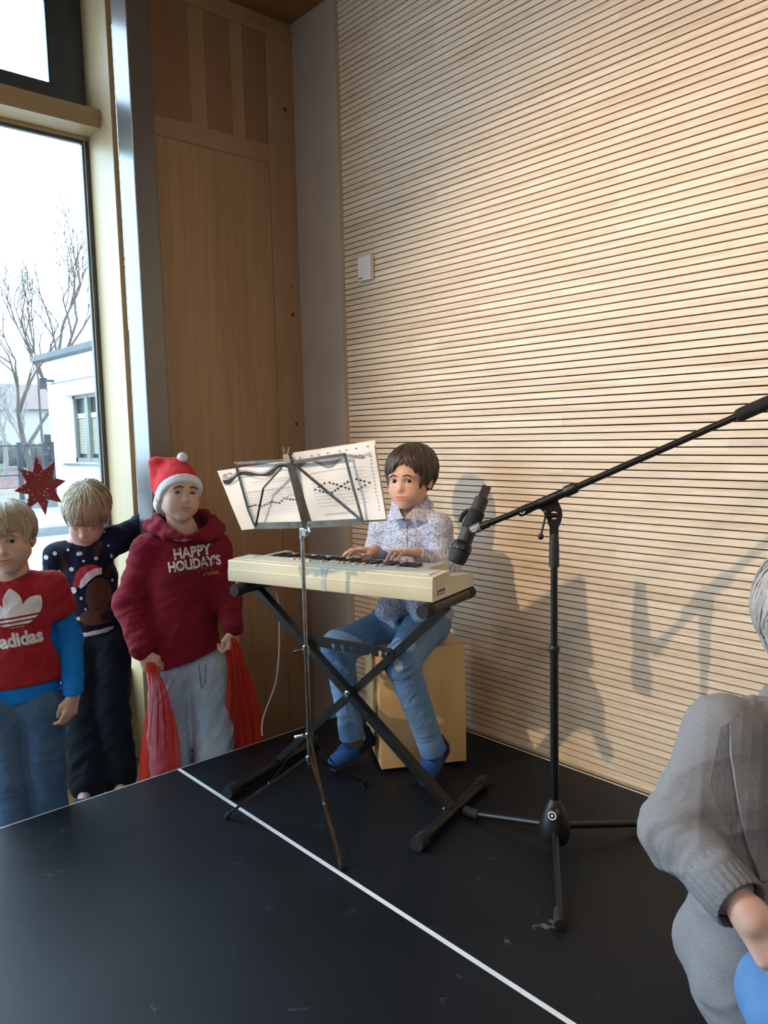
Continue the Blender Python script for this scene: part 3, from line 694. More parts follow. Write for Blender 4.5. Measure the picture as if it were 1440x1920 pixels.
def blobs(S, lo, hi, name, mat, t):
    """filled band between two curves of (u, v)"""
    mb = MB()
    for (a, b), (c, d) in zip(zip(lo[:-1], lo[1:]), zip(hi[:-1], hi[1:])):
        mb.add([S(*a, 0.0011), S(*b, 0.0011), S(*d, 0.0011), S(*c, 0.0011)], [(0, 1, 2, 3)])
    o = mb.build(name, mat, t); o['kind'] = 'stuff'; return o
back_t, backS = sheet('music_sheet', 'cream punched sheet at the very back of the music stand', [(549, 849, -0.03), (703, 825, -0.10), (727, 977, -0.09), (588, 984, -0.01)], (0.004, 0.0, 0.0), push=0.016)
back_t.children[0].data.materials[0] = M('cream_paper', (0.76, 0.72, 0.62), (0.70, 0.66, 0.57), 0.7)
lt, LS = sheet('music_sheet', 'printed music sheet with a curling edge clipped beside the chrome centre bar', [(407, 883, 0.06), (545, 862, -0.02), (578, 981, 0.0), (453, 994, 0.07)], (0.004, 0.0, 0.006), push=0.013)
rt, RS = sheet('music_sheet', 'crumpled punched music sheet with two rings of printed dots', [(547, 853, -0.03), (700, 827, -0.10), (724, 973, -0.09), (586, 984, -0.005)], (0.002, 0.0, 0.012))
strokes(RS, [[(0.14, 0.30 + 0.045 * i), (0.86 - 0.03 * (i % 3), 0.30 + 0.045 * i)] for i in range(0, 11)], 0.004, 'staff_lines', 'ink_pale', rt)
wv = [(u / 30, 0.15 + 0.07 * math.sin(u / 30 * 13 + 2.4) * (0.6 + 0.4 * math.sin(u / 30 * 5))) for u in range(1, 27)]
blobs(RS, wv, [(u, v + 0.035) for u, v in wv], 'wavy_ornament', 'ink_grey', rt)
strokes(RS, [wv, [(u, v + 0.035) for u, v in wv], [(u, v + 0.018) for u, v in wv]], 0.005, 'ornament_outline', 'ink', rt)
blobs(RS, [(u / 30, 0.115 - 0.01 * math.sin(u)) for u in range(1, 21)], [(u / 30, max(0.116, 0.15 + 0.06 * math.sin(u / 30 * 13 + 2.4))) for u in range(1, 21)], 'ornament_fill', 'ink_grey', rt)
ringd = []
for cxu, w_ in ((0.34, 0.16), (0.68, 0.17)):
    for k in range(14):
        a = 2 * math.pi * k / 14; ca, sa = math.cos(a), math.sin(a); s_ = (abs(ca) + abs(sa)) * 0.92
        ringd.append((cxu + w_ * ca / s_, 0.515 + 0.075 * sa / s_))
dots(RS, ringd, 0.0135, 'printed_notes', 'ink', rt, 1.05)
dots(RS, [(0.09 + 0.115 * i + (0.03 if i % 3 == 1 else 0), 0.055) for i in range(8)], 0.014, 'punch_holes', M('punch_hole_shadow', (0.28, 0.26, 0.23), (0.22, 0.2, 0.18), 0.9), rt, 0.7)
dots(RS, [(0.93 + 0.004 * math.sin(i), 0.14 + i * 0.046) for i in range(17)], 0.008, 'punched_edge', M('stamped_edge', (0.42, 0.40, 0.31), (0.36, 0.34, 0.26), 0.8), rt, 1.6, 6)
rr = random.Random(3)
def scribble(u0, u1, v, h, n):
    return [[(u0 + (u1 - u0) * i / n + rr.uniform(-.002, .002), v + rr.uniform(-h, h)) for i in range(n + 1)]]
strokes(RS, scribble(0.20, 0.70, 0.865, 0.008, 60) + scribble(0.20, 0.60, 0.885, 0.006, 45) + scribble(0.16, 0.74, 0.285, 0.006, 50) + scribble(0.80, 0.95, 0.16, 0.035, 26), 0.004, 'printed_lettering', 'ink_grey', rt)
strokes(LS, [[(0.22, 0.42 + 0.04 * i), (0.90, 0.42 + 0.04 * i)] for i in range(0, 10)] + [[(0.4, 0.30), (0.9, 0.29)]], 0.004, 'staff_lines', 'ink_pale', lt)
zz = []
pts = [(0.24, 0.635), (0.34, 0.62), (0.42, 0.655), (0.58, 0.60), (0.68, 0.635), (0.76, 0.575), (0.92, 0.62), (0.99, 0.56)]
for (a, b), (c, d) in zip(pts[:-1], pts[1:]):
    m_ = max(2, int(round((c - a) / 0.037)))
    zz += [(a + (c - a) * i / m_, b + (d - b) * i / m_) for i in range(m_)]
dots(LS, zz, 0.0135, 'printed_notes', 'ink', lt, 1.05)
strokes(LS, [[(0.78, 0.57), (0.86, 0.53), (1.0, 0.55)], [(0.93, 0.63), (1.0, 0.585)]], 0.006, 'note_beams', 'ink_grey', lt)
w2 = [(0.02 + u / 32, 0.12 + 0.045 * math.sin(u / 32 * 12 + 1) - 0.03 * u / 32) for u in range(0, 31)]
blobs(LS, w2, [(u, v + 0.055 + 0.02 * math.sin(u * 20)) for u, v in w2], 'wavy_ornament', 'ink', lt)
strokes(LS, [[(u, v + 0.085) for u, v in w2], [(u, v - 0.02) for u, v in w2]], 0.012, 'ornament_outline', 'ink_grey', lt)
dots(LS, [(0.13 + 0.07 * math.cos(a), 0.10 + 0.03 * math.sin(a)) for a in (0, 1, 2, 3, 4, 5)], 0.03, 'ornament_swirl', 'ink_grey', lt, 0.5)
strokes(LS, scribble(0.4, 0.92, 0.26, 0.006, 50) + scribble(0.25, 0.9, 0.405, 0.006, 50), 0.004, 'printed_lettering', 'ink_grey', lt)

# ------------------------------------------------------------------ paper star hung at the window
def star_mat():
    m, nt, bs = newmat('patterned_star_paper')
    v = coords(nt, 'Object')
    vo = nd(nt, 'ShaderNodeTexVoronoi'); vo.inputs['Scale'].default_value = 75; nt.links.new(v, vo.inputs['Vector'])
    dot = ramp(nt, vo.outputs['Distance'], [(0.20, (1, 1, 1)), (0.27, (0, 0, 0))])
    n1 = noise(nt, v, 22, 2)
    base = ramp(nt, n1, [(0.62, (0.20, 0.012, 0.016)), (0.66, (0.10, 0.06, 0.035)), (0.74, (0.12, 0.07, 0.04))])
    vo2 = nd(nt, 'ShaderNodeTexVoronoi'); vo2.inputs['Scale'].default_value = 38; nt.links.new(v, vo2.inputs['Vector'])
    sel = ramp(nt, vo2.outputs['Color'], [(0.45, (0, 0, 0)), (0.5, (1, 1, 1))])
    f = mixc(nt, 1.0, dot, sel, 'MULTIPLY')
    nt.links.new(mixc(nt, f, base, (0.62, 0.50, 0.50)), bs.inputs['Base Color']); bs.inputs['Roughness'].default_value = 0.7
    return m
sc_ = Vector((-0.4325, 0, 0)); 
dray = RC @ np.array([(76 - 720.0) / FPX, (960.0 - 911) / FPX, -1.0]); tt = (-0.4325 - CAM[0]) / dray[0]; sc_ = Vector(CAM + dray * tt)
star = MB(); vs = []; n8 = 16
for s_, xx in ((1, 0.004), (-1, -0.004)):
    vs.append((xx * 2.2, 0, 0))
    for k in range(n8):
        a = math.pi / 2 + 0.12 + 2 * math.pi * k / n8; r = 0.142 if k % 2 == 0 else 0.076
        vs.append((xx if k % 2 else 0.0006 * s_, 0.84 * r * math.cos(a), r * math.sin(a)))
fs = [(0, 1 + k, 1 + (k + 1) % n8) for k in range(n8)] + [(17, 18 + (k + 1) % n8, 18 + k) for k in range(n8)]
fs += [(1 + (k + 1) % n8, 1 + k, 18 + k, 18 + (k + 1) % n8) for k in range(n8)]
star.add(vs, fs)
so = star.build('paper_star', star_mat()); so.location = sc_
tag(so, 'dark red eight-pointed paper star stuck on the window', 'decoration')
# ------------------------------------------------------------------ sculpting: smooth-blended shapes turned into one surface
RH = np.array([RC[0, 0], RC[1, 0], 0.0]); RH /= np.linalg.norm(RH)      # horizontal, towards the right of the view
BH = np.array([RC[0, 2], RC[1, 2], 0.0]); BH -= RH * np.dot(RH, BH); BH /= np.linalg.norm(BH)   # horizontal, towards the viewer
UPV = np.array([0.0, 0, 1.0])
def V3(p): return np.asarray(p, float)
def frame(yaw, pitch=0.0, roll=0.0):
    """columns left-right, forward, up; yaw 0 looks at the viewer, positive turns to the right of the view; pitch down positive"""
    y, p, r = map(math.radians, (yaw, pitch, roll))
    f = BH * math.cos(y) + RH * math.sin(y)
    s = np.cross(f, UPV)
    f2 = f * math.cos(p) - UPV * math.sin(p); u = UPV * math.cos(p) + f * math.sin(p)
    s2 = s * math.cos(r) + u * math.sin(r); u2 = u * math.cos(r) - s * math.sin(r)
    return np.stack([s2, f2, u2], axis=1)
def axis(lo, hi, bands, fine, coarse):
    out = [lo]; 
    while out[-1] < hi:
        p = out[-1]; h = coarse
        for a, b in bands:
            if a - coarse * 0.5 <= p <= b: h = fine
        out.append(p + h)
    return np.array(out, np.float32)
class Field:
    def __init__(s): s.ops = []
    def cap(s, a, b, ra, rb=None, k=0.02, flat=None, sub=False):
        """tapered capsule; flat = (axis, ratio) thickens (>1) or thins (<1) the section along that axis"""
        a, b = V3(a), V3(b); rb = ra if rb is None else rb
        if np.linalg.norm(b - a) < 1e-6: b = a + np.array([0, 0, 1e-4])
        r = max(ra, rb) * (max(1.0, flat[1]) if flat else 1.0)
        lo = np.minimum(a, b) - r; hi = np.maximum(a, b) + r
        fx = (V3(flat[0]) / np.linalg.norm(flat[0]), flat[1]) if flat else None
        s.ops.append(('c', lo, hi, k, sub, (a, b, ra, rb, fx))); return s
    def ell(s, c, rad, F=None, k=0.02, sub=False):
        c = V3(c); F = np.eye(3) if F is None else F; rad = V3(rad)
        ext = np.sqrt(((F * rad[None, :]) ** 2).sum(1))
        s.ops.append(('e', c - ext, c + ext, k, sub, (c, rad, F))); return s
    def chain(s, pts, rads, k=0.02, flat=None):
        for i in range(len(pts) - 1): s.cap(pts[i], pts[i + 1], rads[i], rads[i + 1], k, flat)
        return s
    def cut(s, p, n, k=0.004):
        """keep the side the normal n points away from"""
        s.ops.append(('p', None, None, k, True, (V3(p), V3(n) / np.linalg.norm(n)))); return s
    def mesh(s, coarse=0.006, fine=None, bands=None, pad=0.012, smooth=1, disp=None):
        lo = np.min([o[1] for o in s.ops if o[0] != 'p' and not o[4]], axis=0) - pad
        hi = np.max([o[2] for o in s.ops if o[0] != 'p' and not o[4]], axis=0) + pad
        ax = []
        for i in range(3):
            bd = [(b[0][i], b[1][i]) for b in (bands or [])]
            ax.append(axis(lo[i], hi[i], bd, fine or coarse, coarse))
        A = np.full([len(a) for a in ax], 0.5, np.float32)
        for kind, l, h, k, sub, prm in s.ops:
            sl = []
            if kind == 'p': sl = [slice(0, len(a)) for a in ax]
            else:
                for i in range(3):
                    m = k + 0.008
                    i0 = max(0, int(np.searchsorted(ax[i], l[i] - m)) - 1); i1 = min(len(ax[i]), int(np.searchsorted(ax[i], h[i] + m)) + 1)
                    sl.append(slice(i0, i1))
            if any(q.stop <= q.start for q in sl): continue
            X = ax[0][sl[0]][:, None, None]; Y = ax[1][sl[1]][None, :, None]; Z = ax[2][sl[2]][None, None, :]
            if kind == 'p':
                p, n = prm; d = (p[0] - X) * n[0] + (p[1] - Y) * n[1] + (p[2] - Z) * n[2]      # negative beyond the plane = removed
            elif kind == 'c':
                a, b, ra, rb, fx = prm; ba = b - a
                px, py, pz = X - a[0], Y - a[1], Z - a[2]
                t = (px * ba[0] + py * ba[1] + pz * ba[2]) / np.dot(ba, ba)
                if fx is not None:
                    n, q = fx; n = n - ba * np.dot(n, ba) / np.dot(ba, ba)
                    e = (px * n[0] + py * n[1] + pz * n[2]) * (1.0 / q - 1.0)
                    px, py, pz = px + e * n[0], py + e * n[1], pz + e * n[2]
                t = np.clip(t, 0, 1)
                d = np.sqrt((px - t * ba[0]) ** 2 + (py - t * ba[1]) ** 2 + (pz - t * ba[2]) ** 2) - (ra + (rb - ra) * t)
            else:
                c, rad, F = prm
                px, py, pz = X - c[0], Y - c[1], Z - c[2]
                q = [(px * F[0, i] + py * F[1, i] + pz * F[2, i]) / rad[i] for i in range(3)]
                k0 = np.sqrt(q[0] ** 2 + q[1] ** 2 + q[2] ** 2)
                k1 = np.sqrt((q[0] / rad[0]) ** 2 + (q[1] / rad[1]) ** 2 + (q[2] / rad[2]) ** 2) + 1e-6
                d = k0 * (k0 - 1.0) / k1
            sub_ = A[sl[0], sl[1], sl[2]]
            if sub:
                e = -d; hh = np.clip(0.5 - 0.5 * (e - sub_) / (k + 1e-6), 0, 1)
                A[sl[0], sl[1], sl[2]] = e * (1 - hh) + sub_ * hh + k * hh * (1 - hh)
            else:
                hh = np.clip(0.5 + 0.5 * (sub_ - d) / (k + 1e-6), 0, 1)
                A[sl[0], sl[1], sl[2]] = sub_ * (1 - hh) + d * hh - k * hh * (1 - hh)
        v, f = nets(A, ax)
        for _ in range(smooth): v = relax(v, f)
        return v, f
def nets(A, ax):
    S = A < 0
    C = [S[i:S.shape[0] - 1 + i, j:S.shape[1] - 1 + j, k:S.shape[2] - 1 + k] for i in (0, 1) for j in (0, 1) for k in (0, 1)]
    tot = np.zeros(C[0].shape, np.int8)
    for c in C: tot += c
    idx = np.argwhere((tot > 0) & (tot < 8)); del tot, C
    ids = np.full([n - 1 for n in A.shape], -1, np.int32); ids[idx[:, 0], idx[:, 1], idx[:, 2]] = np.arange(len(idx))
    cor = np.array([(i, j, k) for i in (0, 1) for j in (0, 1) for k in (0, 1)])
    val = np.stack([A[idx[:, 0] + c[0], idx[:, 1] + c[1], idx[:, 2] + c[2]] for c in cor], 1)
    acc = np.zeros((len(idx), 3)); cnt = np.zeros(len(idx))
    for a in range(8):
        for b in range(a + 1, 8):
            if np.abs(cor[a] - cor[b]).sum() != 1: continue
            m = (val[:, a] < 0) != (val[:, b] < 0)
            t = val[m, a] / (val[m, a] - val[m, b])
            acc[m] += cor[a] + (cor[b] - cor[a]) * t[:, None]; cnt[m] += 1
    p = acc / cnt[:, None] + idx
    v = np.empty_like(p)
    for i in range(3): v[:, i] = np.interp(p[:, i], np.arange(len(ax[i])), ax[i])
    fs = []
    for d in range(3):
        o = [0, 1, 2]; o.remove(d); e, g = o
        sa = [slice(None)] * 3; sb = [slice(None)] * 3; sa[d] = slice(0, -1); sb[d] = slice(1, None)
        X = S[tuple(sa)] != S[tuple(sb)]
        q = np.argwhere(X); q = q[(q[:, e] > 0) & (q[:, g] > 0) & (q[:, e] < A.shape[e] - 1) & (q[:, g] < A.shape[g] - 1)]
        neg = S[q[:, 0], q[:, 1], q[:, 2]]
        def cell(de, dg):
            r = q.copy(); r[:, e] -= de; r[:, g] -= dg; return ids[r[:, 0], r[:, 1], r[:, 2]]
        quad = np.stack([cell(1, 1), cell(0, 1), cell(0, 0), cell(1, 0)], 1)
        flip = neg if d != 1 else ~neg
        quad[~flip] = quad[~flip][:, ::-1]
        fs.append(quad)
    return v, np.concatenate(fs)
def relax(v, f):
    acc = np.zeros_like(v); cnt = np.zeros(len(v))
    for i in range(4):
        a, b = f[:, i], f[:, (i + 1) % 4]
        for j in range(3):
            acc[:, j] += np.bincount(a, v[b, j], len(v)) + np.bincount(b, v[a, j], len(v))
        cnt += np.bincount(a, minlength=len(v)) + np.bincount(b, minlength=len(v))
    return 0.5 * v + 0.5 * acc / np.maximum(cnt, 1)[:, None]
def vnormals(v, f):
    n = np.cross(v[f[:, 2]] - v[f[:, 0]], v[f[:, 3]] - v[f[:, 1]]); o = np.zeros_like(v)
    for i in range(4):
        for j in range(3): o[:, j] += np.bincount(f[:, i], n[:, j], len(v))
    return o / np.maximum(np.linalg.norm(o, axis=1), 1e-9)[:, None]
def folds(v, f, amp, freq, seed, dirs=None, n=7):
    """soft cloth folds: pushes vertices along their normals"""
    rg = np.random.RandomState(seed); nr = vnormals(v, f); h = np.zeros(len(v))
    for i in range(n):
        d = rg.normal(size=3)
        if dirs is not None: d = V3(dirs[i % len(dirs)]) + rg.normal(size=3) * 0.35
        d /= np.linalg.norm(d); fr = freq * rg.uniform(0.6, 1.6)
        w = rg.normal(size=3); w /= np.linalg.norm(w)
        ph = v @ d * fr + rg.uniform(0, 6) + 0.9 * np.sin(v @ w * fr * 0.45 + rg.uniform(0, 6))
        s = np.sin(ph); g = 0.55 + 0.45 * np.sin(v @ w * fr * 0.3 + i); h += (0.6 * s + 1.5 * ((1 - np.abs(np.sin(ph * 0.5 + 1))) ** 3 - 0.12)) * g
    return v + nr * (amp * h / math.sqrt(n))[:, None]
def local_folds(v, f, c, axis_, rad, amp, freq, seed=0):
    """creases across a limb near a joint"""
    nr = vnormals(v, f); d = v - V3(c); a = V3(axis_) / np.linalg.norm(axis_)
    m = np.exp(-(np.linalg.norm(d, axis=1) / rad) ** 2)
    rg = np.random.RandomState(seed); w = rg.normal(size=3)
    q_ = d @ a * freq + 1.6 * np.sin(d @ w * 20 + seed); s = 0.7 * np.sin(q_) + 0.9 * ((1 - np.abs(np.sin(q_ * 0.5 + 0.6))) ** 2 - 0.25)
    return v + nr * (amp * m * s)[:, None]
def mobj(name, v, f, mat, root, smooth=True, attr=None):
    me = bpy.data.meshes.new(name); o3 = np.array(root.location) if root else np.zeros(3)
    vv = (v - o3).astype(np.float32)
    me.vertices.add(len(vv)); me.vertices.foreach_set('co', vv.ravel())
    f = np.asarray(f); me.loops.add(f.size); me.loops.foreach_set('vertex_index', f.ravel().astype(np.int32))
    me.polygons.add(len(f)); me.polygons.foreach_set('loop_start', np.arange(0, f.size, f.shape[1], dtype=np.int32))
    me.polygons.foreach_set('use_smooth', [smooth] * len(f))
    if attr is not None:
        a = me.attributes.new('tint', 'FLOAT_COLOR', 'POINT'); a.data.foreach_set('color', np.c_[attr, np.ones(len(attr))].astype(np.float32).ravel())
    me.update(); me.validate()
    return obj(name, me, mat, root)
def wmb(mb, root):
    """shift a world-space MB into the frame of its root"""
    o = root.location; mb.v = [(p[0] - o[0], p[1] - o[1], p[2] - o[2]) for p in mb.v]; return mb

def skin_mat(name, c):
    m, nt, bs = newmat(name)
    v = coords(nt, 'Object'); n = noise(nt, v, 30, 4); at_ = nd(nt, 'ShaderNodeAttribute'); at_.attribute_name = 'tint'
    base = ramp(nt, n, [(0.35, c), (0.7, (c[0] * 0.93, c[1] * 0.86, c[2] * 0.84))])
    col = mixc(nt, 1.0, base, at_.outputs['Color'], 'MULTIPLY')
    nt.links.new(col, bs.inputs['Base Color']); bs.inputs['Roughness'].default_value = 0.5
    bs.inputs['Subsurface Weight'].default_value = 0.12; bs.inputs['Subsurface Radius'].default_value = (0.010, 0.004, 0.002); bs.inputs['Subsurface Scale'].default_value = 0.6
    bs.inputs['Specular IOR Level'].default_value = 0.35
    return m
def hair_mat(name, c1, c2):
    m, nt, bs = newmat(name)
    v = coords(nt, 'Object'); n = noise(nt, v, 35, 4, 0.6); n2 = noise(nt, v, 240, 2)
    f = mixc(nt, 0.4, n, n2)
    nt.links.new(ramp(nt, f, [(0.38, c1), (0.62, c2)]), bs.inputs['Base Color'])
    bs.inputs['Roughness'].default_value = 0.45; bs.inputs['Specular IOR Level'].default_value = 0.4
    return m
def cloth(name, c, c2=None, scale=30, rough=0.9, bump=0.25, bscale=700, sheen=0.03):
    return M(name, c, c2, rough, 0.0, scale, bump, bscale, 0.001, sheen, 0.0, 0.2)
def denim(name, c, worn, knee=None, seed=0):
    m, nt, bs = newmat(name)
    v = coords(nt, 'Object', loc=(seed, 0, 0)); n = noise(nt, v, 7, 5, 0.65); tw = noise(nt, coords(nt, 'Object', (1, 1, 0.25)), 420, 2)
    a = ramp(nt, n, [(0.38, c), (0.72, worn)])
    col = mixc(nt, 0.35, a, mixc(nt, tw, tuple(x * 0.55 for x in c), tuple(min(1, x * 1.5) for x in worn)))
    nt.links.new(col, bs.inputs['Base Color']); bs.inputs['Roughness'].default_value = 0.9; bs.inputs['Specular IOR Level'].default_value = 0.15
    setbump(nt, bs, tw, 0.2, 0.001); return m
MAT['eye_white'] = M('eye_white', (0.72, 0.70, 0.68), (0.68, 0.65, 0.63), 0.2)
MAT['pupil'] = M('pupil', (0.006, 0.005, 0.005), (0.01, 0.008, 0.008), 0.1)
MAT['iris_brown'] = M('iris_brown', (0.045, 0.018, 0.009), (0.03, 0.012, 0.006), 0.15, scale=600)
MAT['iris_blue'] = M('iris_blue', (0.06, 0.09, 0.13), (0.04, 0.06, 0.09), 0.15, scale=600)

# ------------------------------------------------------------------ heads and hands
def head_ops(Fd, c, H, s=1.0, eyes_open=1.0, smile=0.0, mouth_open=0.0):
    """adds a child's head to a field. c: middle of the head at eye height, H: frame, s: size"""
    def L(x, y, z): return c + H @ (np.array([x, y, z]) * s)
    def E(x, y, z, rx, ry, rz, k, sub=False, Fr=None): Fd.ell(L(x, y, z), np.array([rx, ry, rz]) * s, H if Fr is None else Fr, k * s, sub)
    def Cp(a, b, ra, rb, k, sub=False, fl=None): Fd.cap(L(*a), L(*b), ra * s, rb * s, k * s, fl, sub)
    E(0, -0.016, 0.032, 0.0715, 0.090, 0.076, 0.02)             # skull
    E(0, 0.020, 0.018, 0.0655, 0.066, 0.066, 0.03)              # brow and temples
    E(0, 0.030, -0.036, 0.0560, 0.056, 0.060, 0.03)             # face
    Cp((-0.040, 0.000, -0.054), (-0.010, 0.060, -0.087), 0.021, 0.0155, 0.028)     # jaw
    Cp((0.040, 0.000, -0.054), (0.010, 0.060, -0.087), 0.021, 0.0155, 0.028)
    E(0, 0.065, -0.086, 0.017, 0.015, 0.013, 0.018)             # chin
    for x in (-1, 1):
        E(x * 0.035, 0.053, -0.042, 0.022, 0.025, 0.027, 0.036)  # cheeks
        E(x * 0.029, 0.072, 0.0170, 0.021, 0.011, 0.006, 0.022)  # brow ridge
        E(x * 0.0300, 0.0935, 0.0000, 0.0165, 0.013, 0.0095, 0.012, True)   # socket
        E(x * 0.0300, 0.0715, 0.0000, 0.0155, 0.0145, 0.0125, 0.006)         # lids over the eyeball
    Cp((0, 0.0765, 0.004), (0, 0.0930, -0.0275), 0.0060, 0.0080, 0.014)            # nose
    E(0, 0.0935, -0.0300, 0.0098, 0.0088, 0.0078, 0.008)
    for x in (-1, 1):
        E(x * 0.0100, 0.0865, -0.0325, 0.0066, 0.0078, 0.0058, 0.006)
        E(x * 0.0055, 0.0915, -0.0382, 0.0030, 0.0040, 0.0026, 0.002, True)
    E(0, 0.0775, -0.0575, 0.022, 0.010, 0.0145, 0.024)          # mouth mound
    E(0, 0.0868, -0.0568, 0.0215, 0.0070, 0.0044, 0.005)
    E(0, 0.0864, -0.0656, 0.0185, 0.0075, 0.0050, 0.005)
    dz = 0.0016 * smile
    for x in (-1, 1): Cp((0, 0.0950, -0.0612), (x * 0.0220, 0.0868, -0.0612 + dz), 0.0014 + mouth_open, 0.0011, 0.003, True)
    for x in (-1, 1):                                            # ears
        A = H @ np.array([[math.cos(0.35), -x * math.sin(0.35), 0], [x * math.sin(0.35), math.cos(0.35), 0], [0, 0, 1]])
        E(x * 0.0755, -0.006, -0.010, 0.0065, 0.0175, 0.0285, 0.008, False, A)
        E(x * 0.0800, -0.001, -0.008, 0.0045, 0.0090, 0.0160, 0.004, True, A)
    op = 0.0074 * eyes_open
    if eyes_open > 0.05:
        for x in (-1, 1):                                        # eye slit
            E(x * 0.0300, 0.0870, -0.0002, 0.0150, 0.0150, op, 0.0010, True)
    else:
        for x in (-1, 1): Cp((x * 0.019, 0.0865, -0.0042), (x * 0.041, 0.0825, -0.0035), 0.0011, 0.0011, 0.002, True)
    return L
def face_tint(v, c, H, s, blush=0.10, brow=None, lip=(0.90, 0.58, 0.56)):
    """natural colouring of the skin: lips, cheeks, ears, nose tip and eyebrows"""
    q = ((v - c) @ H) / s; t = np.ones((len(v), 3))
    near = np.linalg.norm(q, axis=1) < 0.14
    def blob(p, r): return np.exp(-(((q - np.array(p)) / np.array(r)) ** 2).sum(1)) * near
    l = np.clip(1.6 * (blob((0, 0.090, -0.0572), (0.0190, 0.014, 0.0036)) + blob((0, 0.090, -0.0655), (0.0155, 0.014, 0.0044))), 0, 1)[:, None]
    ch = (blob((-0.040, 0.06, -0.035), (0.02, 0.03, 0.018)) + blob((0.040, 0.06, -0.035), (0.02, 0.03, 0.018)) + 0.8 * blob((0, 0.103, -0.03), (0.012, 0.012, 0.012)) + blob((0.08, 0, -0.01), (0.012, 0.02, 0.03)) + blob((-0.08, 0, -0.01), (0.012, 0.02, 0.03)))
    t *= 1 - np.clip(ch, 0, 1)[:, None] * np.array([0.0, blush * 1.3, blush * 1.2])
    t = t * (1 - l) + np.array(lip) * l
    for x in (-1, 1):
        e = np.clip(1.5 * blob((x * 0.030, 0.082, -0.0), (0.017, 0.02, 0.0085)), 0, 1)[:, None]
        t *= 1 - e * np.array([0.06, 0.12, 0.10])
    return t
def eyes(c, H, s, root, body, iris, look=(0, 0)):
    for x in (-1, 1):
        ec = c + H @ (np.array([x * 0.0300, 0.0702, 0.0]) * s); r = 0.0134 * s
        d = H @ np.array([math.sin(look[0]), math.cos(look[0]) * math.cos(look[1]), math.sin(look[1])]); d /= np.linalg.norm(d)
        pr = []
        for i in range(19):
            a = math.pi * i / 18; pr.append((max(1e-5, r * math.sin(a)), -r * math.cos(a)))
        mb = MB(); n = 24
        mb.lathe(pr, ec, d, n)
        mi = []
        for i in range(18):
            m = 0
            if i >= 16: m = 2
            elif i >= 14: m = 1
            mi += [m] * n
        mb.mi = mi + [0, 2]
        o = wmb(mb, root).build('eye', ['eye_white', iris, 'pupil'], root, 60); o.parent = body
def brows(c, H, s, root, body, mat, thick=0.0026, lift=0.0):
    me = body.data; n = len(me.vertices); v = np.empty(n * 3, np.float32); me.vertices.foreach_get('co', v); v = v.reshape(-1, 3) + np.array(root.location)
    q = ((v - c) @ H) / s; keep = (np.abs(q[:, 0]) < 0.06) & (q[:, 1] > 0.04) & (np.abs(q[:, 2] - 0.02) < 0.03)
    vk = v[keep]; qk = q[keep]
    for x in (-1, 1):
        P = []
        for i in range(10):
            t = i / 9; px = x * (0.0125 + 0.0345 * t); pz = 0.0180 + 0.0042 * math.sin(math.pi * min(1, t * 1.15)) - 0.003 * max(0, t - 0.6) / 0.4 + lift
            d2 = (qk[:, 0] - px) ** 2 + (qk[:, 2] - pz) ** 2; near = d2 < 0.004 ** 2
            y = qk[near, 1].max() if near.any() else qk[np.argmin(d2), 1]
            P.append(Vector(c + H @ (np.array([px, y + 0.0002, pz]) * s)))
        nn = len(P)
        mb = MB().tube(P, [thick * s * (0.45 + 0.6 * math.sin(math.pi * min(1, 0.18 + i / nn * 0.82))) for i in range(nn)], 8)
        wmb(mb, root).build('eyebrow', mat, root, 60).parent = body
def hand_ops(Fd, w, d, n, side, s=1.0, curl=(0.35, 0.5, 0.35), thumb=(0.5, 0.3), spread=0.10, each=None):
    """w wrist, d towards the knuckles, n out of the back of the hand, side towards the thumb"""
    d = V3(d) / np.linalg.norm(d); n = V3(n); n = n - d * np.dot(n, d); n /= np.linalg.norm(n)
    e = V3(side); e = e - d * np.dot(e, d) - n * np.dot(e, n); e /= np.linalg.norm(e)
    Ls = [(0.030, 0.020, 0.016), (0.033, 0.022, 0.017), (0.030, 0.021, 0.016), (0.023, 0.016, 0.014)]
    off = [0.024, 0.008, -0.008, -0.023]; kn = [0.068, 0.071, 0.067, 0.060]; rr_ = [0.0075, 0.0078, 0.0074, 0.0066]
    tips = []
    for i in range(4):
        b = w + (d * kn[i] + e * off[i]) * s
        Fd.cap(w + (d * 0.006 + e * off[i] * 0.55) * s, b, 0.0125 * s, 0.0098 * s, 0.010 * s)
        a = 0.0; p = b; cc = each[i] if each else curl; sp = spread * (1.5 - i) / 1.5
        for j in range(3):
            a += cc[j]; dirn = (d * math.cos(a) - n * math.sin(a)) * math.cos(sp) + e * math.sin(sp)
            p2 = p + dirn * Ls[i][j] * s
            Fd.cap(p, p2, rr_[i] * s * (1 - 0.08 * j), rr_[i] * s * (0.94 - 0.10 * j), 0.0022 * s); p = p2
        tips.append((p, dirn, n))
    t0 = w + (d * 0.020 + e * 0.022 - n * 0.004) * s
    a = thumb[0]; p = t0
    d1 = d * math.cos(a) + e * math.sin(a) * 0.9 - n * 0.25; d1 /= np.linalg.norm(d1)
    p2 = p + d1 * 0.030 * s; Fd.cap(w + d * 0.012 * s + e * 0.010 * s, p2, 0.0125 * s, 0.0098 * s, 0.008 * s)
    d2 = d * math.cos(a - thumb[1]) + e * math.sin(a - thumb[1]) - n * 0.40; d2 /= np.linalg.norm(d2)
    p3 = p2 + d2 * 0.024 * s; Fd.cap(p2, p3, 0.0090 * s, 0.0080 * s, 0.003 * s)
    d3 = d2 - e * 0.25; d3 /= np.linalg.norm(d3)
    p4 = p3 + d3 * 0.016 * s; Fd.cap(p3, p4, 0.0080 * s, 0.0066 * s, 0.003 * s)
    return tips
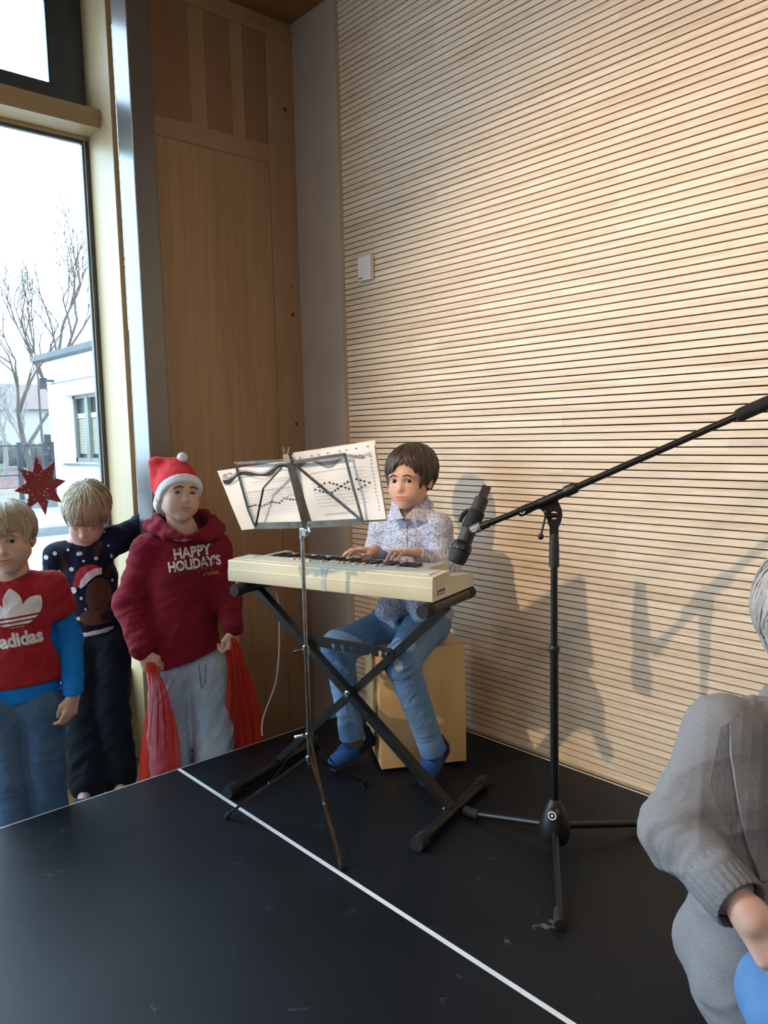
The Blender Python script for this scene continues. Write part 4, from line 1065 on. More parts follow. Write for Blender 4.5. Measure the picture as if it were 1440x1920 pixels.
def hair(c, H, s, root, mats, seed, n=230, crown=(0.0, -0.055), fringe=0.03, fringe_w=0.85, side_len=-0.022, back_len=-0.075, peak=0.0, peak_at=0.0, peak_w=0.45, ear=0.010, vol=1.0, r=0.0062, lift=0.0, mess=1.0, sweep=0.0):
    """cap of hair plus many overlapping tapered locks running from the crown; peak opens the fringe over the forehead"""
    rg = random.Random(seed)
    def L(x, y, z): return c + H @ (np.array([x, y, z]) * s)
    Fd = Field(); q = 0.0095 * vol
    Fd.ell(L(0, -0.017, 0.034), np.array([0.0715 + q, 0.091 + q, 0.077 + q]) * s, H, 0.01)
    Fd.ell(L(0, -0.045, -0.02), np.array([0.064 + q * 0.6, 0.062 + q, 0.062]) * s, H, 0.02)
    Fd.ell(L(0, 0.026, 0.040), np.array([0.060 + q, 0.055 + q * 0.6, 0.050 + q]) * s, H, 0.02)
    Fd.cut(L(0, 0.045, fringe + peak * 0.9 + 0.012), H @ np.array([0, 0.9, -0.75]), 0.006)          # forehead opening
    Fd.cut(L(0, 0, back_len + 0.008), H @ np.array([0, -0.25, -1]), 0.006)
    Fd.cut(L(0, 0.012, -0.02), H @ np.array([0, 0.8, -0.6]), 0.006)
    for x in (-1, 1): Fd.ell(L(x * 0.086, 0.000, -0.022), np.array([0.030, 0.025, 0.036]) * s, H, 0.008, True)
    v, f = Fd.mesh(0.004, smooth=2)
    v = folds(v, f, 0.0022, 170, seed, n=6)
    o = mobj('hair', v, f, mats, root)
    mb = MB(); cx, cy = crown
    rad = np.array([0.0715 + q, 0.091 + q, 0.077 + q]); cen = np.array([0, -0.017, 0.034])
    def line(th):
        a = abs(th)
        if a < fringe_w: return fringe + peak * math.exp(-((th - peak_at) / peak_w) ** 2)
        if a < 1.28: return side_len
        if a < 1.95: return ear
        return back_len
    for i in range(int(n * 2.1)):
        th = rg.uniform(-math.pi, math.pi); fr = abs(th) < 1.15                                   # th = 0 towards the forehead
        st = rg.choice((rg.uniform(0.0, 0.12), rg.uniform(0.0, 0.62), rg.uniform(0.05, 0.6), rg.uniform(0.4, 0.9)))
        zend = line(th) + rg.uniform(-0.010, 0.010) * mess
        P = []; m = 8; lf = rg.uniform(0.0, 0.007) * vol; wob = rg.uniform(-0.25, 0.25) * mess
        away = (0.55 if th > peak_at else -0.55) * (peak / 0.03 if peak else 0) * (1 if fr else 0) * math.exp(-((th - peak_at) / 0.7) ** 2)
        for j in range(m + 1):
            t = st + (1.0 - st) * j / m
            z1 = zend - cen[2]; phi_end = math.acos(max(-0.98, min(0.98, z1 / rad[2])))
            ph = t * phi_end; a = th + wob * t * t + sweep * t * (1 if fr else 0.3) + away * (t * t - 0.5)
            p = cen + np.array([rad[0] * math.sin(ph) * math.sin(a), rad[1] * math.sin(ph) * math.cos(a), rad[2] * math.cos(ph)])
            p = p + np.array([cx, cy, 0]) * (1 - t) ** 2 * 0.8
            nrm = (p - cen) / rad; nrm /= np.linalg.norm(nrm)
            p = p + nrm * (lf + lift * math.sin(math.pi * t) + 0.0015)
            if p[1] > 0.02 and p[2] < 0.055 and abs(p[0]) < 0.075:            # fringe hangs in front of the forehead
                p[1] = max(p[1], 0.085 - 7.0 * p[0] ** 2)
            P.append(Vector(L(*p)))
        k_ = rg.uniform(0.55, 1.2) * 0.72
        rs = [r * s * k_ * (0.35 + 0.75 * math.sin(math.pi * min(1.0, 0.12 + 0.80 * j / m))) for j in range(m + 1)]; rs[-1] = 0.0007
        nv = (np.mean([np.array(p) for p in P], axis=0) - L(*cen)); nv /= np.linalg.norm(nv)
        mb.tube(P, rs, 6, True, (nv, 0.42))
    wmb(mb, root).build('hair_locks', mats, root, 60).parent = o
    return o
def person(label, base):
    return thing('person', label, 'person', tuple(base))
def cloth_obj(name, Fd, mat, root, coarse=0.0065, fold=None, loc=(), smooth=1, extra=None):
    v, f = Fd.mesh(coarse, smooth=smooth)
    if fold: v = folds(v, f, *fold)
    for a in loc: v = local_folds(v, f, *a)
    if extra is not None: v = extra(v, f)
    return mobj(name, v, f, mat, root), v, f
def projector(v, f):
    return BVHTree.FromPolygons([tuple(p) for p in v], [tuple(q) for q in f])
def project_print(name, polys, origin, ex, ey, toward, bvh, mat, root, parent, lift=0.0012, cell=0.012):
    """lays flat artwork (list of bmesh-ready 2D meshes: verts, faces) onto cloth along a direction"""
    bm = bmesh.new()
    for vs, fs in polys:
        V = [bm.verts.new((x, y, 0)) for x, y in vs]
        for q in fs:
            try: bm.faces.new([V[i] for i in q])
            except ValueError: pass
    if not bm.verts: return
    xs_ = [v.co.x for v in bm.verts]; ys_ = [v.co.y for v in bm.verts]
    x = math.floor(min(xs_) / cell) * cell
    while x < max(xs_):
        bmesh.ops.bisect_plane(bm, geom=bm.verts[:] + bm.edges[:] + bm.faces[:], plane_co=(x, 0, 0), plane_no=(1, 0, 0)); x += cell
    y = math.floor(min(ys_) / cell) * cell
    while y < max(ys_):
        bmesh.ops.bisect_plane(bm, geom=bm.verts[:] + bm.edges[:] + bm.faces[:], plane_co=(0, y, 0), plane_no=(0, 1, 0)); y += cell
    o = V3(origin); ex = V3(ex); ey = V3(ey); tw = Vector(V3(toward) / np.linalg.norm(toward)); rl = Vector(root.location); dead = []
    for v in bm.verts:
        p = Vector(o + ex * v.co.x + ey * v.co.y)
        h = bvh.ray_cast(p + tw * 0.3, -tw)
        if h[0] is None: dead.append(v); continue
        v.co = h[0] + tw * lift - rl
    bmesh.ops.delete(bm, geom=dead, context='VERTS')
    me = bpy.data.meshes.new(name); bm.to_mesh(me); bm.free()
    q = obj(name, me, mat, root); q.parent = parent
    if len(polys) > 1 or 'letter' in name or 'word' in name: q['kind'] = 'stuff'
    return q
def text_poly(body, size, bold=0.0, shear=0.0):
    cu = bpy.data.curves.new('t', 'FONT'); cu.body = body; cu.size = size; cu.offset = bold; cu.shear = shear; cu.align_x = 'CENTER'; cu.resolution_u = 3
    o = bpy.data.objects.new('t', cu); COL.objects.link(o)
    me = o.to_mesh(); vs = [(v.co.x, v.co.y) for v in me.vertices]; fs = [list(p.vertices) for p in me.polygons]
    o.to_mesh_clear(); bpy.data.objects.remove(o); bpy.data.curves.remove(cu)
    return vs, fs
def disc(cx, cy, rx, ry=None, rot=0.0, n=20):
    ry = rx if ry is None else ry; c, s = math.cos(rot), math.sin(rot); vs = []
    for k in range(n):
        a = 2 * math.pi * k / n; x, y = rx * math.cos(a), ry * math.sin(a); vs.append((cx + x * c - y * s, cy + x * s + y * c))
    return vs, [list(range(n))]

def flap(name, corners, mat, root, parent, bulge=0.006, thick=0.003, n=7):
    """crisp cloth flap between four points"""
    c = [V3(p) for p in corners]; nr = np.cross(c[1] - c[0], c[3] - c[0]); nr /= np.linalg.norm(nr)
    if np.dot(nr, V3(CAM) - c[0]) < 0: nr = -nr
    vs = []; fs = []
    for side in (1, -1):
        for j in range(n + 1):
            for i in range(n + 1):
                u, w = i / n, j / n; p = (c[0] * (1 - u) + c[1] * u) * (1 - w) + (c[3] * (1 - u) + c[2] * u) * w
                vs.append(p + nr * (bulge * math.sin(math.pi * u) * 0.6 + bulge * math.sin(math.pi * w) * 0.6 + side * thick / 2))
    m = (n + 1) ** 2
    for j in range(n):
        for i in range(n):
            a = j * (n + 1) + i; fs.append((a, a + 1, a + n + 2, a + n + 1)); fs.append((m + a, m + a + n + 1, m + a + n + 2, m + a + 1))
    rim = [i for i in range(n + 1)] + [j * (n + 1) + n for j in range(1, n + 1)] + [n * (n + 1) + i for i in range(n - 1, -1, -1)] + [j * (n + 1) for j in range(n - 1, 0, -1)]
    for a, b in zip(rim, rim[1:] + rim[:1]): fs.append((b, a, m + a, m + b))
    o = wmb(MB().add(vs, fs), root).build(name, mat, root, 50); o.parent = parent; return o
# ------------------------------------------------------------------ people
def zpt(px, py, z):
    d = RC @ np.array([(px - 720.0) / FPX, (960.0 - py) / FPX, -1.0]); return CAM + d * ((z - CAM[2]) / d[2])
def KL(x, y, z):
    u = np.array([math.cos(KR), math.sin(KR), 0]); v = np.array([-math.sin(KR), math.cos(KR), 0]); return np.array(KO) + u * x + v * y + np.array([0, 0, z])
def mid(a, b, t=0.5): return V3(a) * (1 - t) + V3(b) * t
def speckle_mat():
    m, nt, bs = newmat('small_flower_print')
    v = coords(nt, 'Object')
    vo = nd(nt, 'ShaderNodeTexVoronoi'); vo.inputs['Scale'].default_value = 360; nt.links.new(v, vo.inputs['Vector'])
    sp = nd(nt, 'ShaderNodeSeparateColor'); nt.links.new(vo.outputs['Color'], sp.inputs[0])
    c = ramp(nt, sp.outputs[0], [(0.0, (0.58, 0.61, 0.68)), (0.28, (0.42, 0.47, 0.58)), (0.42, (0.13, 0.18, 0.34)), (0.62, (0.22, 0.28, 0.46)), (0.70, (0.58, 0.57, 0.63)), (0.82, (0.28, 0.20, 0.29)), (0.93, (0.58, 0.60, 0.66))])
    c.node.color_ramp.interpolation = 'CONSTANT'
    nt.links.new(c, bs.inputs['Base Color']); bs.inputs['Roughness'].default_value = 0.85; bs.inputs['Specular IOR Level'].default_value = 0.2
    setbump(nt, bs, noise(nt, v, 600, 2), 0.15, 0.001); return m
MAT['skin_a'] = skin_mat('skin_a', (0.58, 0.355, 0.255))
MAT['skin_b'] = skin_mat('skin_b', (0.60, 0.40, 0.305))
MAT['skin_c'] = skin_mat('skin_c', (0.66, 0.43, 0.35))
MAT['hair_dark'] = hair_mat('dark_brown_hair', (0.030, 0.018, 0.012), (0.060, 0.038, 0.026))
MAT['hair_blond'] = hair_mat('dark_blond_hair', (0.24, 0.175, 0.10), (0.45, 0.36, 0.24))
MAT['hair_ash'] = hair_mat('ash_blond_hair', (0.24, 0.185, 0.115), (0.44, 0.36, 0.25))
MAT['hair_grey'] = hair_mat('grey_hair', (0.22, 0.22, 0.21), (0.36, 0.35, 0.33))
MAT['brow_dark'] = M('dark_brow', (0.075, 0.040, 0.026), (0.06, 0.03, 0.02), 0.7)
MAT['brow_blond'] = M('blond_brow', (0.27, 0.165, 0.10), (0.23, 0.14, 0.085), 0.7)
MAT['flower'] = speckle_mat()
MAT['jeans_mid'] = denim('mid_blue_denim', (0.075, 0.165, 0.32), (0.165, 0.28, 0.44), seed=1)
MAT['jeans_dark'] = denim('dark_blue_denim', (0.030, 0.072, 0.150), (0.080, 0.145, 0.245), seed=4)
MAT['jeans_light'] = denim('light_blue_denim', (0.24, 0.36, 0.50), (0.46, 0.56, 0.65), seed=9)
MAT['felt_blue'] = cloth('blue_felt', (0.016, 0.060, 0.21), (0.030, 0.090, 0.27), 60, bump=0.6, bscale=300)
MAT['felt_navy'] = cloth('navy_felt', (0.010, 0.014, 0.038), (0.014, 0.020, 0.05), 60, bump=0.4, bscale=300)
MAT['sole'] = M('dark_sole', (0.012, 0.013, 0.020), (0.018, 0.019, 0.026), 0.7)
MAT['sock'] = cloth('brown_sock', (0.16, 0.105, 0.060), (0.13, 0.085, 0.05), 80)
MAT['hoodie'] = cloth('burgundy_fleece', (0.205, 0.010, 0.024), (0.165, 0.008, 0.019), 12, bump=0.3, bscale=500)
MAT['santa_red'] = cloth('red_felt', (0.62, 0.030, 0.034), (0.54, 0.024, 0.028), 60, bump=0.4, bscale=400)
MAT['santa_white'] = cloth('white_felt', (0.74, 0.78, 0.85), (0.68, 0.72, 0.80), 60, bump=0.5, bscale=350)
MAT['tee_red'] = cloth('red_jersey', (0.33, 0.018, 0.026), (0.28, 0.014, 0.022), 10, bump=0.1)
MAT['tee_blue'] = cloth('bright_blue_jersey', (0.006, 0.19, 0.60), (0.006, 0.16, 0.53), 10, bump=0.1)
MAT['navy_knit'] = cloth('navy_knit', (0.006, 0.009, 0.026), (0.009, 0.013, 0.034), 20, bump=0.5, bscale=420)
MAT['black_trousers'] = cloth('black_jersey', (0.006, 0.010, 0.014), (0.011, 0.018, 0.024), 5, bump=0.15)
MAT['print_white'] = M('white_print_ink', (0.70, 0.68, 0.70), (0.66, 0.64, 0.66), 0.7)
MAT['print_red'] = M('red_print', (0.42, 0.012, 0.018), (0.36, 0.01, 0.015), 0.8)
MAT['print_brown'] = M('brown_applique', (0.115, 0.052, 0.022), (0.095, 0.042, 0.018), 0.9, bump=0.4, bscale=500)
MAT['print_dark'] = M('dark_applique', (0.030, 0.016, 0.014), (0.024, 0.013, 0.012), 0.9)
MAT['cardigan'] = cloth('grey_melange_knit', (0.225, 0.226, 0.238), (0.150, 0.152, 0.166), 420, bump=0.5, bscale=380)
MAT['cardigan_rib'] = cloth('grey_ribbed_knit', (0.185, 0.185, 0.195), (0.135, 0.137, 0.147), 160, bump=0.5, bscale=380)
MAT['navy_top'] = cloth('navy_top', (0.008, 0.011, 0.024), (0.011, 0.015, 0.03), 20)
MAT['jeans_bright'] = denim('bright_blue_denim', (0.065, 0.16, 0.36), (0.12, 0.24, 0.44), seed=2)
MAT['shoe_dark'] = M('dark_sneaker', (0.010, 0.012, 0.018), (0.016, 0.018, 0.026), 0.6)
MAT['shoe_white'] = M('white_shoe_toe', (0.42, 0.42, 0.42), (0.36, 0.36, 0.36), 0.6)

def add_limbs(Fd, chains):
    for pts, rads in chains: Fd.chain([V3(p) for p in pts], rads, 0.02)
def bands_of(*boxes): return [(V3(c) - r, V3(c) + r) for c, r in boxes]

# ---- the boy at the keyboard ------------------------------------------------------------------
def keyboard_boy():
    pel = np.array([1.150, -0.350, 0.575]); root = person('brown-haired boy in a flower-print shirt and jeans playing the cream keyboard', (1.15, -0.35, 0.479))
    H = frame(-26, 2, -1); s = 1.02; c = at(769, 898, 2.955); Bf = frame(-29); fw, sd = Bf[:, 1], Bf[:, 0]
    hipR = at(738, 1172, 3.07); hipL = at(800, 1168, 2.97)
    knR = at(634, 1212, 2.93); knL = at(752, 1238, 2.74); anR = at(657, 1362, 2.965); anL = at(806, 1390, 2.82)
    heR = at(686, 1386, 3.02); toR = zpt(629, 1428, 0.039); heL = at(826, 1402, 2.885); toL = zpt(797, 1456, 0.039)
    shR = at(716, 990, 3.05); shL = at(822, 988, 2.90); elR = at(700, 1052, 3.09); elL = at(838, 1070, 2.90)
    wrR = KL(0.012, 0.178, 0.093); wrL = KL(0.192, 0.180, 0.096)
    chest = at(770, 1030, 2.985); neckb = at(774, 968, 2.975); neckt = c + H @ np.array([0, -0.022, -0.06])
    F = Field(); L = head_ops(F, c, H, s)
    F.chain([neckt, neckb], [0.040, 0.043], 0.02); F.cap(neckb, chest, 0.050, 0.085, 0.04, (fw, 0.7)); F.cap(chest, pel, 0.085, 0.090, 0.04, (fw, 0.75))
    add_limbs(F, [([shR, elR, wrR], [0.036, 0.030, 0.0215]), ([shL, elL, wrL], [0.036, 0.030, 0.0215]), ([mid(neckb, chest, .3), shR], [0.04, 0.036]), ([mid(neckb, chest, .3), shL], [0.04, 0.036]),
                  ([hipR, knR, anR], [0.066, 0.046, 0.030]), ([hipL, knL, anL], [0.066, 0.046, 0.030]), ([heR, toR], [0.024, 0.020]), ([heL, toL], [0.024, 0.020]), ([anR, heR], [0.028, 0.024]), ([anL, heL], [0.028, 0.024])])
    nb = np.array([0, 0, 1.0])
    tR = KL(-0.040, 0.085, 0.083); tL = KL(0.140, 0.078, 0.083)
    e_ = ((0.10, 0.35, 0.30), (0.12, 0.42, 0.30), (0.16, 0.42, 0.30), (0.2, 0.4, 0.3))
    hand_ops(F, wrR, tR - wrR + nb * 0.028, nb, KL(1, 0, 0) - KL(0, 0, 0), 0.98, thumb=(0.7, 0.5), spread=0.20, each=e_)
    e2 = ((0.45, 0.75, 0.35), (0.30, 0.65, 0.35), (0.28, 0.6, 0.35), (0.28, 0.55, 0.3))
    hand_ops(F, wrL, tL - wrL + nb * 0.034, nb, KL(-1, 0, 0) - KL(0, 0, 0), 0.98, thumb=(0.7, 0.5), spread=0.16, each=e2)
    v, f = F.mesh(0.006, 0.0021, bands_of((c + H @ np.array([0, 0.03, -0.03]), 0.105), (mid(wrR, tR, .6), 0.075), (mid(wrL, tL, .6), 0.075)), smooth=1)
    body = mobj('body', v, f, 'skin_a', root, attr=face_tint(v, c, H, s, 0.10, lip=(0.86, 0.50, 0.50)))
    eyes(c, H, s, root, body, 'iris_brown', (-0.22, 0.02)); brows(c, H, s, root, body, 'brow_dark', 0.0030)
    hair(c, H, s, root, 'hair_dark', 11, n=300, crown=(0.0, -0.05), fringe=0.022, fringe_w=0.95, side_len=-0.022, back_len=-0.072, peak=0.042, peak_at=-0.12, peak_w=0.42, vol=1.25, r=0.0062, lift=0.006, mess=1.2)
    # shirt
    S = Field()
    S.cap(at(774, 1148, 3.01), at(770, 1030, 3.0), 0.118, 0.108, 0.03, (fw, 0.78)); S.cap(at(770, 1030, 3.0), at(772, 990, 2.985), 0.104, 0.080, 0.04, (fw, 0.70))
    S.cap(shR, shL, 0.043, 0.043, 0.05); S.cap(at(750, 972, 2.99), at(798, 970, 2.95), 0.034, 0.036, 0.04)
    S.cap(at(760, 1118, 2.99), at(728, 1142, 2.93), 0.085, 0.050, 0.03, (fw - UPV, 0.55)); S.cap(at(728, 1142, 2.93), at(738, 1172, 2.90), 0.050, 0.014, 0.03, (fw, 0.5))
    S.cap(at(790, 1118, 2.96), at(796, 1142, 2.88), 0.085, 0.055, 0.03, (fw - UPV, 0.55)); S.cap(at(790, 1145, 2.88), at(782, 1166, 2.85), 0.045, 0.014, 0.03, (fw, 0.5))
    S.cap(at(806, 1130, 3.0), at(826, 1148, 2.96), 0.065, 0.050, 0.04)
    S.chain([shR, elR, mid(elR, wrR, .86)], [0.050, 0.046, 0.030], 0.03); S.chain([shL, elL, mid(elL, wrL, .86)], [0.050, 0.048, 0.030], 0.03)
    S.ell(at(757, 966, 2.86), (0.020, 0.05, 0.030), frame(-26), 0.01, True); S.cap(neckt, at(772, 972, 2.965), 0.044, 0.046, 0.008, None, True)
    so, sv, sf = cloth_obj('shirt', S, 'flower', root, 0.0055, (0.0050, 80, 5, [fw + UPV, sd + 0.5 * UPV, UPV - sd]), [(elR, elR - shR, 0.07, 0.004, 190, 1), (elL, elL - shL, 0.08, 0.0050, 190, 2), (shL, elL - shL, 0.06, 0.003, 150, 4)])
    vt = V3(CAM) - c; vt /= np.linalg.norm(vt)
    flap('collar_wing', [at(794, 927, 2.985), at(813, 946, 2.99), at(800, 979, 2.862), at(759, 972, 2.856)], 'flower', root, so)
    flap('collar_wing', [at(745, 945, 2.955), at(733, 951, 2.975), at(730, 979, 2.885), at(757, 972, 2.856)], 'flower', root, so)
    cs = Field(); cs.chain([at(745, 950, 2.945), at(740, 945, 3.0), at(765, 938, 3.045), at(795, 934, 3.02), at(800, 940, 2.97)], [0.010, 0.013, 0.015, 0.014, 0.011], 0.01, (UPV, 1.5))
    co, _, _ = cloth_obj('collar_stand', cs, 'flower', root, 0.0035); co.parent = so
    bt = projector(sv, sf)
    pk = [((-0.010, 0.0), (0.010, 0.0), (0.010, -0.16), (-0.010, -0.16))]
    ex = RH; ey = UPV
    project_print('placket', [([(-0.010, 0.0), (0.010, 0.0), (0.006, -0.17), (-0.014, -0.17)], [[3, 2, 1, 0]])], at(758, 984, 2.87), ex, ey, vt, bt, 'flower', root, so, 0.0022)
    project_print('buttons', [disc(-0.001 - 0.0007 * i, -0.008 - 0.042 * i, 0.0042) for i in range(4)], at(758, 984, 2.87), ex, ey, vt, bt, 'print_white', root, so, 0.0042)
    # trousers
    J = Field()
    J.ell(pel + np.array([0, 0, -0.02]) + fw * 0.01, (0.128, 0.105, 0.078), Bf, 0.03)
    J.chain([hipR, knR, anR], [0.080, 0.059, 0.044], 0.03); J.chain([hipL, knL, anL], [0.084, 0.060, 0.046], 0.03); J.cap(hipR, hipL, 0.080, 0.082, 0.04)
    jo, jv, jf = cloth_obj('trousers', J, 'jeans_mid', root, 0.0055, (0.003, 80, 8), [(knR, knR - hipR, 0.07, 0.003, 110, 3), (knL + np.array([0.02, 0.03, -0.01]), anL - knL, 0.07, 0.0050, 190, 6), (anL, anL - knL, 0.07, 0.0035, 220, 2), (anR, anR - knR, 0.06, 0.003, 220, 7), (mid(hipR, hipL), fw, 0.09, 0.003, 90, 4)])
    bj_ = projector(jv, jf)
    project_print('worn_knee', [disc(0, 0, 0.015, 0.028, 0.25)], at(747, 1243, 2.70), RH, UPV, vt, bj_, M('worn_denim', (0.36, 0.42, 0.46), (0.24, 0.33, 0.45), 0.9, scale=25), root, jo, 0.0008)
    def seam(pts, name='seam'):
        mb = MB(); P = []
        for p in pts:
            h = bj_.ray_cast(Vector(p) + Vector(vt) * 0.25, -Vector(vt))
            if h[0] is not None: P.append(h[0] + h[1] * 0.001)
        if len(P) > 2: wmb(mb.tube(P, 0.0010, 5), root).build(name, M('seam_thread', (0.20, 0.31, 0.46), (0.16, 0.26, 0.4), 0.9), root).parent = jo
    lp = lambda pts, d: [at(x0 + (x1 - x0) * t / 12, y0 + (y1 - y0) * t / 12, d) for (x0, y0), (x1, y1) in zip(pts[:-1], pts[1:]) for t in range(12)]
    seam(lp([(828, 1155), (805, 1185), (775, 1215), (768, 1240), (785, 1290), (812, 1350)], 2.85)); seam(lp([(735, 1172), (690, 1190), (655, 1215)], 2.95)); seam(lp([(648, 1290), (652, 1355)], 2.93))
    for (an, kn, he, to, nm) in ((anR, knR, heR, toR, 1), (anL, knL, heL, toL, 2)):
        K = Field(); dn = (an - kn) / np.linalg.norm(an - kn)
        cf = wmb(MB().tube([an - dn * 0.030, an - dn * 0.022, an + dn * 0.040, an + dn * 0.046], [0.0455, 0.0485, 0.0495, 0.0475], 24), root).build('trouser_cuff', 'jeans_mid', root, 50); cf.parent = jo
        K = Field(); K.chain([an + dn * 0.02, mid(an, mid(he, to, .35), .75), mid(he, to, .5)], [0.035, 0.034, 0.028], 0.01)
        cloth_obj('sock', K, 'sock', root, 0.005)
        d = (to - he) / np.linalg.norm(to - he); up = (an - mid(he, to)); up = up - d * np.dot(up, d); up /= np.linalg.norm(up)
        K = Field(); K.cap(mid(he, to, .52), to, 0.037, 0.030, 0.01, (up, 0.95)); K.cap(mid(he, to, .45) + up * 0.012, mid(he, to, .62) + up * 0.016, 0.030, 0.026, 0.02)
        so2, _, _ = cloth_obj('slipper', K, 'felt_blue', root, 0.005, (0.001, 90, nm))
        K = Field(); K.chain([mid(he, to, .50), he], [0.0335, 0.033], 0.01); K.cap(he + up * 0.004, he + up * 0.036 - d * 0.006, 0.031, 0.026, 0.012); K.cap(mid(he, to, .45) + up * 0.02, mid(he, to, .50) + up * 0.03, 0.028, 0.020, 0.012)
        K.cap(an + (an - he) * 0.4, mid(he, to, .30) + up * 0.028, 0.030, 0.031, 0.008, None, True)
        h_, _, _ = cloth_obj('heel_part', K, 'felt_navy', root, 0.005); h_.parent = so2
        K = Field(); K.cap(he - up * 0.026, to - up * 0.024, 0.031, 0.030, 0.006, (up, 0.28))
        h_, _, _ = cloth_obj('sole', K, 'sole', root, 0.005); h_.parent = so2
keyboard_boy()
# ---- the boy in the red cap and burgundy hoodie ------------------------------------------------
def santa_boy():
    root = person('boy in a red felt cap and burgundy hoodie holding red tulle scarves', zpt(352, 1521, FZ + 0.003))
    H = frame(35, -6, 6); s = 1.07; c = at(334, 926, 3.205); Bf = frame(16); fw, sd = Bf[:, 1], Bf[:, 0]
    shR = at(276, 1032, 3.22); shL = at(404, 1026, 3.29); elR = at(245, 1132, 3.23); elL = at(424, 1112, 3.29); wrR = at(268, 1222, 3.14); wrL = at(437, 1180, 3.21)
    neckb = at(343, 1000, 3.235); neckt = c + H @ np.array([0, -0.02, -0.06]) * s; chest = at(342, 1080, 3.26); pel = at(348, 1245, 3.29)
    hipR = at(318, 1255, 3.28); hipL = at(385, 1252, 3.31); fr = root.location
    anR = zpt(322, 1505, FZ + 0.09); anL = zpt(402, 1488, FZ + 0.09); knR = at(318, 1380, 3.25); knL = at(400, 1372, 3.28)
    F = Field(); head_ops(F, c, H, s, eyes_open=0.62)
    F.chain([neckt, neckb], [0.047, 0.052], 0.02); F.cap(neckb, chest, 0.06, 0.10, 0.04, (fw, 0.7)); F.cap(chest, pel, 0.10, 0.105, 0.04, (fw, 0.75))
    tr = anR + fw * 0.12 - UPV * 0.055; tl = anL + fw * 0.12 - UPV * 0.055
    add_limbs(F, [([shR, elR, wrR], [0.042, 0.034, 0.025]), ([shL, elL, wrL], [0.042, 0.034, 0.025]), ([mid(neckb, chest, .3), shR], [0.045, 0.042]), ([mid(neckb, chest, .3), shL], [0.045, 0.042]),
                  ([hipR, knR, anR, tr], [0.075, 0.055, 0.034, 0.022]), ([hipL, knL, anL, tl], [0.075, 0.055, 0.034, 0.022])])
    hand_ops(F, wrR, at(283, 1252, 3.13) - wrR, BH + 0.3 * UPV - 0.2 * RH, RH, 1.12, thumb=(0.5, 0.9), spread=0.03, each=((1.0, 1.2, 0.6), (1.1, 1.2, 0.6), (1.1, 1.2, 0.6), (1.1, 1.1, 0.6)))
    hand_ops(F, wrL, at(436, 1212, 3.20) - wrL, RH + 0.6 * BH, BH - RH, 1.10, thumb=(0.6, 0.9), spread=0.03, each=((1.0, 1.2, 0.6), (1.0, 1.2, 0.6), (1.0, 1.2, 0.6), (1.0, 1.1, 0.6)))
    v, f = F.mesh(0.007, 0.0022, bands_of((c + H @ np.array([0, 0.03, -0.03]), 0.105), (at(280, 1240, 3.13), 0.06), (at(436, 1200, 3.2), 0.06)), smooth=1)
    body = mobj('body', v, f, 'skin_b', root, attr=face_tint(v, c, H, s, 0.08, lip=(0.80, 0.55, 0.52)))
    eyes(c, H, s, root, body, 'iris_brown', (0.1, -0.05)); brows(c, H, s, root, body, 'brow_dark', 0.0032)
    # hoodie
    S = Field(); hem = at(346, 1222, 3.295)
    S.cap(hem, at(341, 1080, 3.275), 0.150, 0.138, 0.03, (fw, 0.80)); S.cap(at(341, 1080, 3.275), at(341, 1030, 3.26), 0.136, 0.095, 0.05, (fw, 0.75))
    S.cap(shR, shL, 0.056, 0.056, 0.06); S.chain([shR, elR, mid(elR, wrR, .92)], [0.064, 0.066, 0.050], 0.04); S.chain([shL, elL, mid(elL, wrL, .92)], [0.062, 0.060, 0.044], 0.04)
    S.cap(hem - UPV * 0.035 + sd * 0.09, hem - UPV * 0.035 - sd * 0.09, 0.060, 0.060, 0.03, (fw, 1.6))
    S.cap(at(316, 1158, 3.14), at(324, 1214, 3.13), 0.0045, 0.0045, 0.012, None, True); S.cap(at(405, 1150, 3.2), at(412, 1195, 3.2), 0.0045, 0.0045, 0.012, None, True)
    S.cap(neckt, neckb + UPV * 0.02, 0.050, 0.056, 0.01, None, True); S.cut(at(346, 1246, 3.17), -UPV + 0.30 * RH, 0.004)
    ho, hv_, hf = cloth_obj('hoodie', S, 'hoodie', root, 0.0062, (0.0085, 48, 21, [UPV + 0.4 * sd, sd + 0.4 * UPV, UPV - 0.6 * sd]), [(elR, wrR - elR, 0.10, 0.007, 120, 1), (mid(elR, wrR, .75), wrR - elR, 0.07, 0.007, 190, 5), (elL, wrL - elL, 0.08, 0.006, 130, 2), (mid(elL, wrL, .7), wrL - elL, 0.06, 0.006, 190, 12), (shR, elR - shR, 0.10, 0.006, 100, 3), (mid(shR, elR), elR - shR, .08, .006, 110, 9), (hem, UPV, 0.12, 0.004, 120, 4)])
    K = Field(); ringp = [at(352, 1007, 3.125), at(326, 998, 3.135), at(302, 981, 3.18), at(294, 969, 3.24), at(308, 960, 3.31), at(345, 957, 3.345), at(384, 964, 3.33), at(399, 974, 3.28), at(393, 989, 3.20), at(372, 1000, 3.15), at(352, 1007, 3.125)]
    K.chain(ringp, [0.006, 0.010, 0.014, 0.017, 0.020, 0.022, 0.020, 0.017, 0.014, 0.010, 0.006], 0.015)
    ring2 = [at(336, 1010, 3.125), at(310, 1006, 3.14), at(289, 995, 3.18), at(280, 985, 3.26), at(300, 980, 3.36), at(345, 980, 3.41), at(394, 984, 3.38), at(411, 990, 3.29), at(403, 1003, 3.22), at(388, 1009, 3.18), at(366, 1012, 3.15)]
    K.chain(ring2, [0.004, 0.009, 0.015, 0.020, 0.028, 0.036, 0.028, 0.020, 0.015, 0.009, 0.004], 0.03)
    K.cap(neckt + UPV * 0.03, neckb + UPV * 0.01, 0.051, 0.054, 0.01, None, True)
